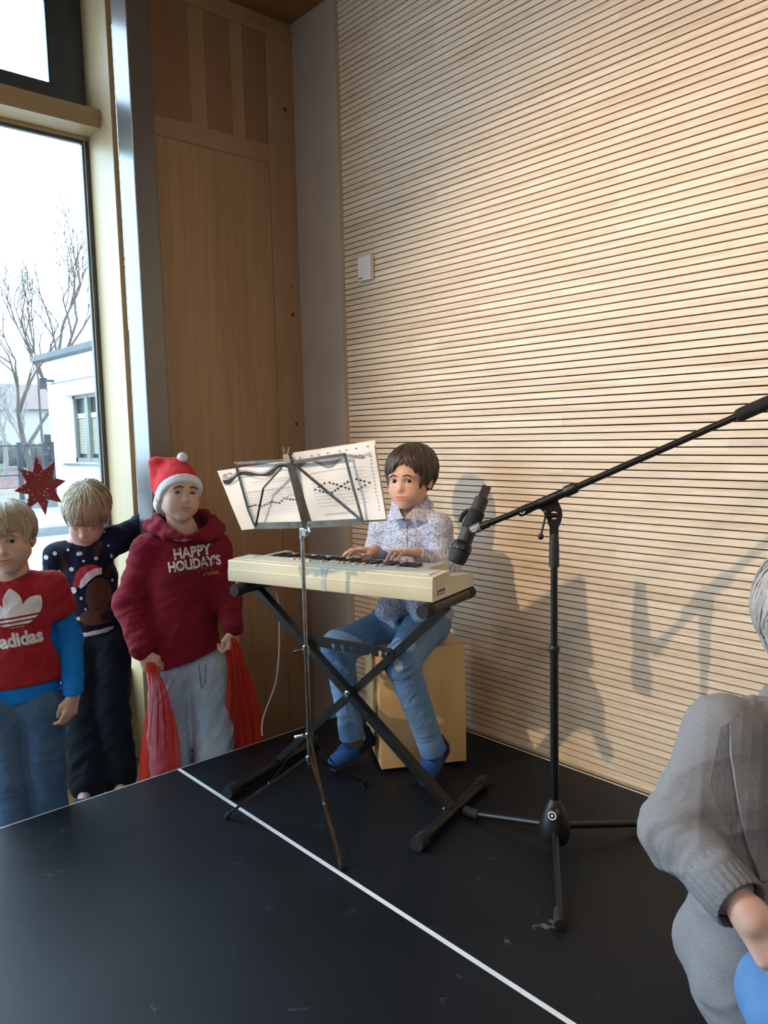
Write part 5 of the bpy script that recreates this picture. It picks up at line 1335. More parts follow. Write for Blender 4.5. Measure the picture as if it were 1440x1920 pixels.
    q, _, _ = cloth_obj('hood', K, 'hoodie', root, 0.005, (0.003, 80, 3)); q.parent = ho
    K = Field(); nr = []
    cf = MB()
    for w, e in ((wrR, elR), (wrL, elL)):
        d = (w - e) / np.linalg.norm(w - e); cf.tube([w - d * 0.045, w - d * 0.035, w + d * 0.008, w + d * 0.014], [0.044, 0.046, 0.043, 0.036], 20)
        o_ = wmb(cf, root).build('cuff', 'hoodie', root, 50); o_.parent = ho; cf = MB()
    bv = projector(hv_, hf); vt = V3(CAM) - c; vt /= np.linalg.norm(vt)
    O_ = at(362, 1040, 3.14); ex = RH * 0.995 + UPV * 0.10; ey = UPV * 0.995 - RH * 0.10
    pr = []
    for tx, sz, dx, dy in (('HAPPY', 0.060, -0.003, -0.012), ("HOLIDAY'S", 0.056, 0.001, -0.060)):
        vs, fs = text_poly(tx, sz, 0.0022); pr.append(([(x * (0.86 if tx == 'HAPPY' else 0.80) + dx, y + dy) for x, y in vs], fs))
    project_print('lettering', pr, O_, ex, ey, vt, bv, 'print_white', root, ho, 0.0016, 0.014)
    vs, fs = text_poly('(I GUESS)', 0.017, 0.0003); project_print('small_lettering', [([(x + 0.064, y - 0.098) for x, y in vs], fs)], O_, ex, ey, vt, bv, M('yellow_print', (0.45, 0.34, 0.10), (0.4, 0.3, 0.08), 0.7), root, ho, 0.0016)
    rg = random.Random(5); cols = [(0.05, 0.10, 0.22), (0.05, 0.16, 0.06), (0.45, 0.30, 0.05), (0.30, 0.03, 0.05), (0.03, 0.03, 0.04)]
    for ci, cc in enumerate(cols):
        pts = []
        for i in range(9): pts.append(disc(rg.uniform(-0.085, 0.085), -0.048 + rg.uniform(-0.03, 0.018) if i % 3 else rg.uniform(-0.015, 0.03), rg.uniform(0.0022, 0.0042), rg.uniform(0.003, 0.006), rg.uniform(0, 3), 8))
        project_print('printed_bulbs', pts, O_, ex, ey, vt, bv, M('bulb_print', cc, None, 0.7), root, ho, 0.0022)
    # jeans
    J = Field(); J.cap(hipR, hipL, 0.088, 0.088, 0.04); J.chain([hipR, knR, anR - UPV * 0.02], [0.088, 0.086, 0.080], 0.02); J.chain([hipL, knL, anL - UPV * 0.02], [0.086, 0.084, 0.080], 0.02)
    J.cap(at(356, 1330, 3.23), at(360, 1500, 3.23), 0.004, 0.008, 0.02, None, True); J.cut(np.array([0, 0, FZ + 0.02]), -UPV, 0.004)
    jo, jv, jf = cloth_obj('trousers', J, 'jeans_light', root, 0.007, (0.008, 48, 13, [sd, sd + UPV, fw]), [(knL + UPV * -0.02, sd + UPV, 0.10, 0.008, 110, 3), (knR, UPV, 0.10, 0.006, 110, 5)])
    bj2 = projector(jv, jf); project_print('fly_seam', [([(0, 0), (0.004, 0), (0.010, -0.10), (0.006, -0.10)], [[3, 2, 1, 0]]), ([(0.03, 0), (0.033, 0), (0.028, -0.07), (0.014, -0.10), (0.011, -0.098), (0.025, -0.068)], [[5, 4, 3, 2, 1, 0]])], at(372, 1248, 3.2), RH, UPV, vt, bj2, M('dark_stitch', (0.10, 0.16, 0.25), None, 0.9), root, jo, 0.0015)
    for a, t_ in ((anR, tr), (anL, tl)):
        K = Field(); K.cap(a - UPV * 0.045 - fw * 0.03, t_ - UPV * 0.0, 0.034, 0.032, 0.01); K.cut(np.array([0, 0, FZ + 0.004]), -UPV, 0.003); cloth_obj('shoe', K, 'shoe_dark', root, 0.007)
    # felt cap
    def L(x, y, z): return c + H @ (np.array([x, y, z]) * s)
    nb = H @ np.array([0, -0.60, 0.80]); nb /= np.linalg.norm(nb); p0 = L(0, 0.088, 0.036)
    def shell(K, g):
        K.ell(L(0, -0.016, 0.032), np.array([0.0715 + g, 0.092 + g, 0.077 + g]) * s, H, 0.01); K.ell(L(0, 0.02, 0.018), np.array([0.066 + g, 0.068 + g, 0.068 + g]) * s, H, 0.02)
        K.ell(L(0, -0.045, -0.03), np.array([0.064 + g, 0.066 + g, 0.07]) * s, H, 0.03)
    K = Field(); shell(K, 0.010); K.cap(L(0, -0.035, 0.085), at(296, 872, 3.25), 0.058, 0.026, 0.04); K.cap(at(291, 866, 3.25), at(334, 862, 3.22), 0.022, 0.012, 0.02, (UPV, 0.8)); K.cap(at(293, 872, 3.24), at(299, 905, 3.25), 0.024, 0.04, 0.03)
    K.cut(p0 + nb * 0.012, -nb, 0.003)
    cp, _, _ = cloth_obj('felt_cap', K, 'santa_red', root, 0.0045, (0.0022, 50, 4), [(at(300, 880, 3.2), RH + UPV, 0.05, 0.006, 90, 2)])
    K = Field(); shell(K, 0.016); K.cut(p0, -nb, 0.004); K.cut(p0 + nb * 0.034, nb, 0.004)
    bd, _, _ = cloth_obj('brim', K, 'santa_white', root, 0.004, (0.0012, 90, 6)); bd.parent = cp
    K = Field(); K.ell(at(342, 858, 3.215), (0.022, 0.022, 0.022), None, 0.005)
    pm, _, _ = cloth_obj('pompom', K, 'santa_white', root, 0.0035, (0.0012, 260, 2)); pm.parent = cp
santa_boy()

# ---- the boy looking down, navy pullover --------------------------------------------------------
def navy_boy():
    root = person('fair-haired boy in a dotted navy Christmas pullover looking down beside the steel column', zpt(192, 1492, FZ + 0.003))
    H = frame(6, 33, 4); s = 1.06; c = at(163, 968, 3.40); Bf = frame(8); fw, sd = Bf[:, 1], Bf[:, 0]
    shR = at(106, 1042, 3.42); shL = at(214, 1014, 3.47); elR = at(94, 1125, 3.45); wrR = at(100, 1200, 3.42)
    elL = at(264, 992, 3.56); wrL = at(274, 1075, 3.55)
    neckb = at(154, 1018, 3.45); neckt = c + H @ np.array([0, -0.045, -0.05]) * s; chest = at(162, 1080, 3.47); pel = at(180, 1190, 3.50)
    hipR = at(155, 1205, 3.49); hipL = at(210, 1202, 3.51); anR = zpt(166, 1468, FZ + 0.09); anL = zpt(222, 1452, FZ + 0.09); knR = at(158, 1340, 3.46); knL = at(208, 1335, 3.48)
    tr = anR + fw * 0.13 - UPV * 0.06 + sd * 0.01; tl = anL + fw * 0.12 - UPV * 0.06 - sd * 0.03
    F = Field(); head_ops(F, c, H, s, eyes_open=0.0, smile=0.6)
    F.chain([neckt, neckb], [0.043, 0.052], 0.02); F.cap(neckb, chest, 0.06, 0.095, 0.04, (fw, 0.7)); F.cap(chest, pel, 0.095, 0.10, 0.04, (fw, 0.75)); F.cap(neckb, mid(neckb, shR, .55), 0.05, 0.04, 0.03)
    add_limbs(F, [([shR, elR, wrR], [0.038, 0.032, 0.024]), ([shL, elL, wrL], [0.038, 0.032, 0.024]), ([mid(neckb, chest, .3), shR], [0.045, 0.038]), ([mid(neckb, chest, .3), shL], [0.045, 0.038]),
                  ([hipR, knR, anR, tr], [0.07, 0.05, 0.033, 0.02]), ([hipL, knL, anL, tl], [0.07, 0.05, 0.033, 0.02])])
    hand_ops(F, wrR, -UPV, -sd, fw, 1.05); hand_ops(F, wrL, -UPV, RH, fw, 0.9)
    v, f = F.mesh(0.008, 0.0023, bands_of((c, 0.11)), smooth=1)
    body = mobj('body', v, f, 'skin_c', root, attr=face_tint(v, c, H, s, 0.12, lip=(0.82, 0.50, 0.48))); brows(c, H, s, root, body, 'brow_blond', 0.0026)
    hair(c, H, s, root, 'hair_blond', 23, n=330, crown=(0.0, -0.045), fringe=0.036, fringe_w=0.95, side_len=0.0, back_len=-0.07, ear=0.012, vol=1.35, r=0.0062, lift=0.005, mess=2.0, sweep=0.2)
    S = Field(); hem = at(178, 1172, 3.50)
    S.cap(hem, at(163, 1080, 3.475), 0.122, 0.118, 0.03, (fw, 0.78)); S.cap(at(163, 1080, 3.475), at(160, 1040, 3.46), 0.118, 0.085, 0.05, (fw, 0.75)); S.cap(shR, shL, 0.050, 0.052, 0.05)
    S.chain([shR, elR, mid(elR, wrR, .9)], [0.052, 0.048, 0.038], 0.03); S.chain([shL, elL, mid(elL, wrL, .85)], [0.060, 0.056, 0.040], 0.05)
    S.ell(at(146, 1004, 3.38), (0.062, 0.075, 0.030), frame(8, 0, -14), 0.012, True)
    S.cut(at(178, 1187, 3.38), -UPV + 0.10 * RH, 0.004)
    so, sv, sf = cloth_obj('pullover', S, 'navy_knit', root, 0.0062, (0.007, 52, 31), [(shL, elL - shL, 0.09, 0.006, 120, 2), (mid(shL, elL, .6), elL - shL, 0.05, 0.004, 170, 3), (hem, UPV, 0.1, 0.003, 110, 3)])
    bv = projector(sv, sf); vt = V3(CAM) - c; vt /= np.linalg.norm(vt); D = 3.36
    O_ = at(170, 1090, D); px = D / FPX
    def pd(x, y, rx, ry=None, rot=0): return disc((x - 170) * px, (1090 - y) * px, rx * px, (ry or rx) * px, rot, 16)
    dots_ = [pd(200, 996, 4, 3, -.4), pd(182, 1008, 5, 4, .6), pd(152, 1038, 6, 4, .2), pd(183, 1048, 4, 3.5, .4), pd(131, 1030, 2.5), pd(106, 1036, 4, 4), pd(89, 1043, 4.5), pd(162, 1021, 2.2), pd(208, 1024, 2), pd(213, 1045, 2.5, 4.5), pd(159, 1052, 3, 2), pd(135, 1067, 4.5, 4), pd(212, 1092, 2.5, 3.5), pd(150, 1123, 3, 3.2), pd(157, 1144, 2.2), pd(143, 1162, 5, 3.6), pd(84, 1020, 4, 6, .7), pd(112, 1070, 2.5)]
    project_print('knitted_dots', dots_, O_, RH, UPV, vt, bv, 'print_white', root, so, 0.0016)
    # generic applique: brown patch, red cap with white edge (no face drawn)
    project_print('brown_patch', [pd(184, 1118, 26, 34, -0.2), pd(180, 1158, 36, 18, 0.12)], O_, RH, UPV, vt, bv, 'print_brown', root, so, 0.0022)
    project_print('dark_patch', [pd(200, 1160, 16, 9, 0.1)], O_, RH, UPV, vt, bv, 'print_dark', root, so, 0.0034)
    for pc in (pd(121, 1060, 6, 26, 0.2), pd(187, 1032, 7, 22, -0.3), pd(207, 1072, 5, 16, -0.6)): project_print('antler_patch', [pc], O_, RH, UPV, vt, bv, 'print_dark', root, so, 0.0012)
    capP = [(136, 1098), (140, 1080), (150, 1066), (166, 1059), (182, 1060), (190, 1066), (176, 1072), (160, 1084), (150, 1098), (142, 1104)]
    P2 = lambda L_: ([((x - 170) * px, (1090 - y) * px) for x, y in L_], [list(range(len(L_)))[::-1]])
    project_print('red_cap_patch', [P2(capP)], O_, RH, UPV, vt, bv, 'print_red', root, so, 0.0034)
    project_print('white_edge_patch', [P2([(147, 1101), (152, 1088), (164, 1074), (178, 1067), (193, 1066), (192, 1078), (180, 1081), (168, 1089), (158, 1099), (150, 1104)]), pd(136, 1107, 6.5)], O_, RH, UPV, vt, bv, 'print_white', root, so, 0.0042)
    U = Field(); U.cap(hem - UPV * 0.020, hem - UPV * 0.040, 0.1195, 0.1195, 0.01, (fw, 0.80)); U.cut(at(180, 1194, 3.38), -UPV + 0.16 * RH, 0.003)
    cloth_obj('undershirt', U, 'print_white', root, 0.007)
    J = Field(); J.cap(hipR, hipL, 0.090, 0.088, 0.04); J.chain([hipR, knR, anR], [0.090, 0.082, 0.078], 0.02); J.chain([hipL, knL, anL], [0.086, 0.080, 0.082], 0.02); J.cut(np.array([0, 0, FZ + 0.03]), -UPV, 0.004)
    cloth_obj('trousers', J, 'black_trousers', root, 0.007, (0.009, 45, 17, [sd, sd + UPV, fw]), [(knR, UPV, 0.1, 0.006, 100, 3), (knL, UPV + sd, 0.1, 0.006, 100, 6)])
    for a, t_ in ((anR, tr), (anL, tl)):
        K = Field(); K.cap(a - UPV * 0.045 - fw * 0.02, t_, 0.040, 0.034, 0.01); K.cut(np.array([0, 0, FZ + 0.012]), -UPV, 0.003); sh, _, _ = cloth_obj('shoe', K, 'shoe_dark', root, 0.006)
        K = Field(); K.cap(a - UPV * 0.062 - fw * 0.025, t_ - UPV * 0.010 + fw * 0.012, 0.040, 0.036, 0.004, (UPV, 0.42)); K.cut(np.array([0, 0, FZ + 0.0045]), -UPV, 0.002); K.cut(np.array([0, 0, FZ + 0.020]), UPV, 0.002)
        q, _, _ = cloth_obj('sole', K, 'shoe_white', root, 0.005); q.parent = sh
        mb = MB().tube([t_ + UPV * 0.036 - fw * 0.06 + sd * 0.018, t_ + UPV * 0.040 - fw * 0.055, t_ + UPV * 0.036 - fw * 0.06 - sd * 0.018, t_ + UPV * 0.036 - fw * 0.035 - sd * 0.012, t_ + UPV * 0.037 - fw * 0.03 + sd * 0.010, t_ + UPV * 0.036 - fw * 0.06 + sd * 0.018], 0.0022, 6)
        wmb(mb, root).build('lace', 'print_white', root).parent = sh
navy_boy()

# ---- the boy in the red T-shirt over a blue long-sleeve ----------------------------------------
def tshirt_boy():
    root = person('fair-haired boy in a red logo T-shirt over a bright blue long-sleeved shirt', zpt(60, 1640, FZ + 0.003))
    H = frame(12, 3, -9); s = 1.06; c = at(16, 1010, 2.80); Bf = frame(10); fw, sd = Bf[:, 1], Bf[:, 0]
    shR = at(-56, 1106, 2.80); shL = at(96, 1100, 2.87); elR = at(-86, 1200, 2.82); elL = at(131, 1200, 2.95); wrR = at(-80, 1290, 2.74); wrL = at(138, 1302, 2.88)
    neckb = at(22, 1085, 2.84); neckt = c + H @ np.array([0, -0.02, -0.06]) * s; chest = at(26, 1150, 2.86); pel = at(42, 1315, 2.88)
    hipR = at(6, 1328, 2.86); hipL = at(80, 1325, 2.89); knR = at(22, 1460, 2.85); knL = at(88, 1448, 2.88); anR = at(38, 1585, 2.88); anL = at(102, 1565, 2.92)
    anR[2] = FZ + 0.09; anL[2] = FZ + 0.09; tr = anR + fw * 0.12 - UPV * 0.055; tl = anL + fw * 0.12 - UPV * 0.055
    F = Field(); head_ops(F, c, H, s, eyes_open=0.85)
    F.chain([neckt, neckb], [0.044, 0.050], 0.02); F.cap(neckb, chest, 0.06, 0.10, 0.04, (fw, 0.7)); F.cap(chest, pel, 0.10, 0.10, 0.04, (fw, 0.75))
    add_limbs(F, [([shR, elR, wrR], [0.038, 0.032, 0.024]), ([shL, elL, wrL], [0.038, 0.032, 0.024]), ([mid(neckb, chest, .3), shR], [0.045, 0.038]), ([mid(neckb, chest, .3), shL], [0.045, 0.038]),
                  ([hipR, knR, anR, tr], [0.07, 0.05, 0.033, 0.02]), ([hipL, knL, anL, tl], [0.07, 0.05, 0.033, 0.02])])
    hand_ops(F, wrL, at(130, 1340, 2.86) - wrL, RH + 0.4 * BH, BH - 0.6 * RH, 1.05, thumb=(0.5, 0.7), spread=0.03, each=((0.4, 0.7, 0.4), (0.5, 0.8, 0.4), (0.55, 0.85, 0.4), (0.6, 0.9, 0.4)))
    hand_ops(F, wrR, -UPV, -RH, BH, 1.05)
    v, f = F.mesh(0.008, 0.0021, bands_of((c + H @ np.array([0, 0.03, -0.03]), 0.105), (at(134, 1325, 2.87), 0.06)), smooth=1)
    body = mobj('body', v, f, 'skin_b', root, attr=face_tint(v, c, H, s, 0.10, lip=(0.80, 0.52, 0.50)))
    eyes(c, H, s, root, body, 'iris_blue', (-0.15, -0.05)); brows(c, H, s, root, body, 'brow_blond', 0.0026)
    hair(c, H, s, root, 'hair_ash', 41, n=330, crown=(0.0, -0.045), fringe=0.026, fringe_w=0.95, side_len=-0.012, back_len=-0.07, vol=1.2, r=0.0058, lift=0.004, mess=1.6, sweep=-0.2)
    B = Field(); hem2 = at(40, 1300, 2.885)
    B.cap(hem2, at(32, 1160, 2.87), 0.140, 0.120, 0.03, (fw, 0.66)); B.cap(shR, shL, 0.045, 0.045, 0.05); B.chain([shL, elL, mid(elL, wrL, .95)], [0.046, 0.046, 0.038], 0.02); B.chain([shR, elR, mid(elR, wrR, .95)], [0.046, 0.049, 0.040], 0.02)
    B.cut(at(40, 1322, 2.80), -UPV + 0.06 * RH, 0.003); 
    bo, _, _ = cloth_obj('long_sleeved_shirt', B, 'tee_blue', root, 0.0065, (0.004, 60, 44), [(elL, wrL - elL, 0.08, 0.004, 140, 2), (wrL, wrL - elL, 0.05, 0.005, 210, 3)])
    T = Field(); hem = at(38, 1268, 2.885)
    T.cap(hem, at(29, 1150, 2.872), 0.156, 0.150, 0.03, (fw, 0.66)); T.cap(at(29, 1150, 2.872), at(24, 1105, 2.85), 0.145, 0.085, 0.05, (fw, 0.66)); T.cap(shR, shL, 0.050, 0.050, 0.05)
    T.cap(shL, mid(shL, elL, .38), 0.056, 0.066, 0.03); T.cap(shR, mid(shR, elR, .38), 0.056, 0.066, 0.03)
    for sh, el in ((shL, elL), (shR, elR)):
        q = mid(sh, el, .44); d = (el - sh) / np.linalg.norm(el - sh); T.cap(q + d * 0.075, q + d * 0.25, 0.085, 0.085, 0.003, None, True)
    T.cut(at(40, 1290, 2.80), -UPV + 0.08 * RH, 0.003); T.cap(neckt, neckb + UPV * 0.012, 0.048, 0.062, 0.008, None, True)
    to, tv, tf = cloth_obj('t_shirt', T, 'tee_red', root, 0.006, (0.0055, 48, 47, [UPV + sd, sd, UPV - sd]), [(shL, elL - shL, 0.08, 0.005, 110, 3)])
    K = Field(); pts = [neckb + UPV * 0.022 + (RH * math.cos(a) * 0.058 + BH * math.sin(a) * 0.058) - UPV * 0.030 * max(0, math.sin(a)) for a in [2 * math.pi * i / 14 for i in range(15)]]
    K.chain(pts, [0.0075] * 15, 0.004); q, _, _ = cloth_obj('neckband', K, 'tee_red', root, 0.004); q.parent = to
    bv = projector(tv, tf); vt = V3(CAM) - c; vt /= np.linalg.norm(vt); D = 2.73; px = D / FPX; O_ = at(29, 1160, D)
    ex = RH * 0.992 + UPV * 0.125; ey = UPV * 0.992 - RH * 0.125
    # trefoil with three gaps, then the lower-case word
    def leaf(cx, cy, w, h, rot):
        P = []
        for k in range(24):
            t_ = k / 24 * 2 * math.pi; y = math.cos(t_); x = math.sin(t_) * (0.5 * (1 + 0.25 * y)) * (1 - 0.62 * max(0, y) ** 4)
            P.append((x * w, y * h)) 
        c_, s_ = math.cos(rot), math.sin(rot); return [(cx + x * c_ - y * s_, cy + x * s_ + y * c_) for x, y in P]
    leaves = [leaf(0, 0.034, 0.070, 0.072, 0), leaf(0.056, 0.014, 0.066, 0.070, -0.80), leaf(-0.056, 0.014, 0.066, 0.070, 0.80)]
    from mathutils import geometry as _g
    bm = bmesh.new(); polys = []
    for lf_ in leaves:
        for lo, hi in ((0.002, 0.2), (-0.0135, -0.005), (-0.0285, -0.0200), (-0.070, -0.0355)):
            b2 = bmesh.new(); V_ = [b2.verts.new((x, y, 0)) for x, y in lf_]; b2.faces.new(V_)
            bmesh.ops.bisect_plane(b2, geom=b2.verts[:] + b2.edges[:] + b2.faces[:], plane_co=(0, lo, 0), plane_no=(0, -1, 0), clear_outer=True)
            if b2.faces: bmesh.ops.bisect_plane(b2, geom=b2.verts[:] + b2.edges[:] + b2.faces[:], plane_co=(0, hi, 0), plane_no=(0, 1, 0), clear_outer=True)
            b2.verts.index_update()
            if b2.faces: polys.append(([(v_.co.x, v_.co.y) for v_ in b2.verts], [[v_.index for v_ in f_.verts] for f_ in b2.faces]))
            b2.free()
    bm.free()
    project_print('printed_trefoil', polys, O_, ex, ey, vt, bv, 'print_white', root, to, 0.0016, 0.014)
    vs, fs = text_poly('adidas', 0.070, 0.0030); project_print('printed_word', [([(x * 0.93 + 0.006, y - 0.104) for x, y in vs], fs)], O_, ex, ey, vt, bv, 'print_white', root, to, 0.0016, 0.014)
    J = Field(); J.cap(hipR, hipL, 0.084, 0.084, 0.04, (fw, 0.92)); J.chain([hipR, knR, anR], [0.083, 0.066, 0.060], 0.02); J.chain([hipL, knL, anL], [0.082, 0.064, 0.060], 0.02)
    jo, jv, jf = cloth_obj('trousers', J, 'jeans_dark', root, 0.0065, (0.006, 55, 51, [UPV, sd + UPV, fw]), [(knL, UPV, 0.09, 0.005, 130, 3), (knR, UPV, 0.09, 0.005, 130, 8)])
    for a, t_ in ((anR, tr), (anL, tl)):
        K = Field(); K.cap(a - UPV * 0.045 - fw * 0.03, t_, 0.036, 0.032, 0.01); K.cut(np.array([0, 0, FZ + 0.004]), -UPV, 0.003); cloth_obj('shoe', K, 'shoe_dark', root, 0.007)
tshirt_boy()

# ---- the adult in the grey cardigan -------------------------------------------------------------
def adult():
    root = person('grey-haired adult in a long grey cardigan sitting on the stage by the slatted wall', (2.86, -0.88, 0.002))
    H = frame(-20, 18, 0); s = 1.12; c = at(1516, 1178, 1.62); Bf = frame(-14); fw, sd = Bf[:, 1], Bf[:, 0]
    shR = at(1352, 1372, 1.64); shL = at(1690, 1380, 1.62); elR = at(1268, 1560, 1.58); wrR = at(1398, 1706, 1.40); elL = at(1730, 1620, 1.5); wrL = at(1600, 1800, 1.36)
    neckb = at(1520, 1310, 1.68); neckt = c + H @ np.array([0, -0.02, -0.06]) * s; chest = at(1515, 1480, 1.70); pel = at(1510, 1830, 1.72); pel[2] = 0.13
    hipR = pel + sd * 0.10; hipL = pel - sd * 0.10; knR = at(1505, 1925, 1.34); knL = at(1720, 1930, 1.40); anR = knR + np.array([0.16, 0.10, 0.0]); anR[2] = 0.06; anL = knL + np.array([-0.05, 0.2, 0]); anL[2] = 0.06
    F = Field(); head_ops(F, c, H, s)
    F.chain([neckt, neckb], [0.052, 0.060], 0.02); F.cap(neckb, chest, 0.055, 0.10, 0.03, (fw, 0.6)); F.cap(chest, pel, 0.10, 0.11, 0.04, (fw, 0.6))
    add_limbs(F, [([shR, elR, wrR], [0.046, 0.040, 0.029]), ([shL, elL, wrL], [0.046, 0.040, 0.029]), ([mid(neckb, chest, .35), shR], [0.035, 0.04]), ([mid(neckb, chest, .35), shL], [0.035, 0.04]),
                  ([hipR, knR, anR], [0.085, 0.062, 0.045]), ([hipL, knL, anL], [0.085, 0.062, 0.045])])
    F.cap(wrR, wrR + (wrR - elR) * 0.0 + (at(1440, 1770, 1.36) - wrR) * 0.3, 0.0285, 0.030, 0.01)
    hand_ops(F, wrR, at(1462, 1792, 1.36) - wrR, 0.8 * BH - 0.35 * RH + 0.25 * UPV, RH + 0.9 * UPV, 1.30, thumb=(0.42, 0.25), spread=0.05, each=((0.35, 0.5, 0.4), (0.35, 0.55, 0.4), (0.35, 0.55, 0.4), (0.35, 0.55, 0.4)))
    hand_ops(F, wrL, at(1500, 1860, 1.30) - wrL, UPV, BH, 1.22)
    v, f = F.mesh(0.008, 0.0026, bands_of((at(1425, 1755, 1.37), 0.075)), smooth=1)
    body = mobj('body', v, f, 'skin_c', root, attr=face_tint(v, c, H, s, 0.10)); eyes(c, H, s, root, body, 'iris_brown', (0, -0.2)); brows(c, H, s, root, body, 'brow_dark')
    hair(c, H, s, root, 'hair_grey', 61, n=260, fringe=0.03, side_len=-0.03, back_len=-0.10, ear=-0.02, vol=1.6, r=0.007, mess=1.6)
    T = Field(); T.cap(pel + UPV * 0.05 + fw * 0.074 + sd * 0.035, chest + fw * 0.074 + sd * 0.050, 0.120, 0.118, 0.03, (fw, 0.90)); T.cap(chest + fw * 0.045 + sd * 0.025, neckb - UPV * 0.02 + fw * 0.01, 0.118, 0.070, 0.05, (fw, 0.85)); cloth_obj('navy_top', T, 'navy_top', root, 0.008, (0.003, 26, 3))
    J = Field(); J.cap(hipR, hipL, 0.11, 0.11, 0.04); J.chain([hipR, knR, anR], [0.105, 0.085, 0.07], 0.02); J.chain([hipL, knL, anL], [0.105, 0.085, 0.07], 0.02); J.cut(np.array([0, 0, 0.004]), -UPV, 0.004); cloth_obj('trousers', J, 'jeans_bright', root, 0.008, (0.004, 26, 5))
    S = Field(); 
    S.cap(pel + UPV * 0.05 + sd * 0.07 - fw * 0.05, chest + sd * 0.065 - fw * 0.06, 0.135, 0.130, 0.04, (fw, 0.95)); S.cap(pel + UPV * 0.05 - sd * 0.09 - fw * 0.02, chest - sd * 0.06 - fw * 0.02, 0.13, 0.125, 0.04, (fw, 0.95))
    S.cap(chest + sd * 0.07 - fw * 0.07, neckb - UPV * 0.045 - fw * 0.06 + sd * 0.035, 0.11, 0.062, 0.05, (fw, 0.8)); S.cap(shR, mid(shR, shL, .32) - fw * 0.02, 0.062, 0.056, 0.05); S.cap(shL, mid(shL, shR, .32) - fw * 0.02, 0.062, 0.056, 0.05); S.cap(shR - fw * 0.05, shL - fw * 0.05, 0.05, 0.05, 0.05)
    S.chain([shR, elR, mid(elR, wrR, .70)], [0.070, 0.068, 0.052], 0.03); S.chain([shL, elL, mid(elL, wrL, .93)], [0.070, 0.068, 0.050], 0.03)
    S.chain([at(1420, 1620, 1.66), at(1330, 1765, 1.66), at(1352, 1850, 1.60)], [0.10, 0.062, 0.05], 0.05); S.chain([at(1400, 1700, 1.60), at(1390, 1850, 1.55), at(1420, 1925, 1.52)], [0.10, 0.075, 0.07], 0.05)
    S.cap(at(1450, 1700, 1.56), at(1455, 1960, 1.50), 0.06, 0.07, 0.05)
    S.cap(at(1376, 1385, 1.63), at(1372, 1500, 1.60), 0.062, 0.066, 0.05); S.cap(at(1372, 1500, 1.60), at(1392, 1690, 1.57), 0.066, 0.060, 0.05)
    S.cap(at(1452, 1840, 1.36), at(1600, 2000, 1.34), 0.055, 0.09, 0.012, None, True)
    S.cap(neckt, neckb, 0.058, 0.066, 0.01, None, True); S.cut(np.array([0, 0, 0.003]), -UPV, 0.004)
    so, sv, sf = cloth_obj('cardigan', S, 'cardigan', root, 0.0062, (0.009, 34, 71, [UPV + 0.5 * sd, sd, UPV - sd]), [(elR, wrR - elR, 0.09, 0.008, 110, 2), (mid(elR, wrR, .40), wrR - elR, 0.07, 0.007, 140, 4), (mid(shR, elR, .85), elR - shR, .08, .007, 110, 6)])
    # shawl collar band, ribbed cuff and ribbed shoulder panel
    bv = projector(sv, sf); vt = V3(CAM) - chest; vt /= np.linalg.norm(vt)
    D = 1.50; px_ = D / FPX; left = [(1418, 1296), (1376, 1318), (1358, 1345), (1364, 1410), (1378, 1480), (1394, 1550), (1412, 1610), (1430, 1660)]; right = [(1452, 1296), (1432, 1322), (1424, 1350), (1422, 1410), (1424, 1480), (1428, 1550), (1436, 1610), (1446, 1660)]
    bp = [((x - 1400) * px_, (1480 - y) * px_) for x, y in left + right]; nl = len(left)
    q = project_print('shawl_collar', [(bp, [[i, i + 1, nl + i + 1, nl + i] for i in range(nl - 1)])], at(1400, 1480, D), RH, UPV, vt, bv, 'cardigan', root, so, 0.010, 0.02)
    sm = q.modifiers.new('thickness', 'SOLIDIFY'); sm.thickness = 0.009; sm.offset = 0
    d = (wrR - elR) / np.linalg.norm(wrR - elR); e1 = np.cross(d, UPV); e1 /= np.linalg.norm(e1); e2 = np.cross(d, e1)
    vs = []; fs = []; n = 96; hs = (-0.100, -0.095, -0.045, -0.015, -0.010, -0.012, -0.03); rs = (0.052, 0.057, 0.055, 0.0535, 0.051, 0.048, 0.046)
    for h, r in zip(hs, rs):
        for k in range(n):
            a = 2 * math.pi * k / n; rr2 = r + (0.0012 if k % 4 < 2 else -0.0006); vs.append(wrR + d * h + e1 * math.cos(a) * rr2 + e2 * math.sin(a) * rr2)
    for i in range(len(hs) - 1):
        for k in range(n): fs.append((i * n + k, i * n + (k + 1) % n, (i + 1) * n + (k + 1) % n, (i + 1) * n + k))
    wmb(MB().add(vs, fs), root).build('ribbed_cuff', 'cardigan_rib', root, 60).parent = so
    ribs = []
    for i in range(13):
        x0 = 1338 + i * 2.2; top = 1352 - i * 1.2; x1 = 1318 + i * 4.6; bot = 1480 + i * 9.0
        P = [(x0 + (x1 - x0) * t / 10, top + (bot - top) * t / 10) for t in range(11)]
        w3 = [at(x, y, 1.45) for x, y in P]; Q = []
        for p in w3:
            h = bv.ray_cast(Vector(p) + Vector(vt) * 0.3, -Vector(vt))
            if h[0] is not None: Q.append(h[0] - h[1] * 0.0002)
        if len(Q) > 3: ribs.append(Q)
    mb = MB()
    for Q in ribs: mb.tube(Q, 0.0014, 5)
    if ribs: wmb(mb, root).build('ribbed_panel', 'cardigan_rib', root, 60).parent = so
adult()

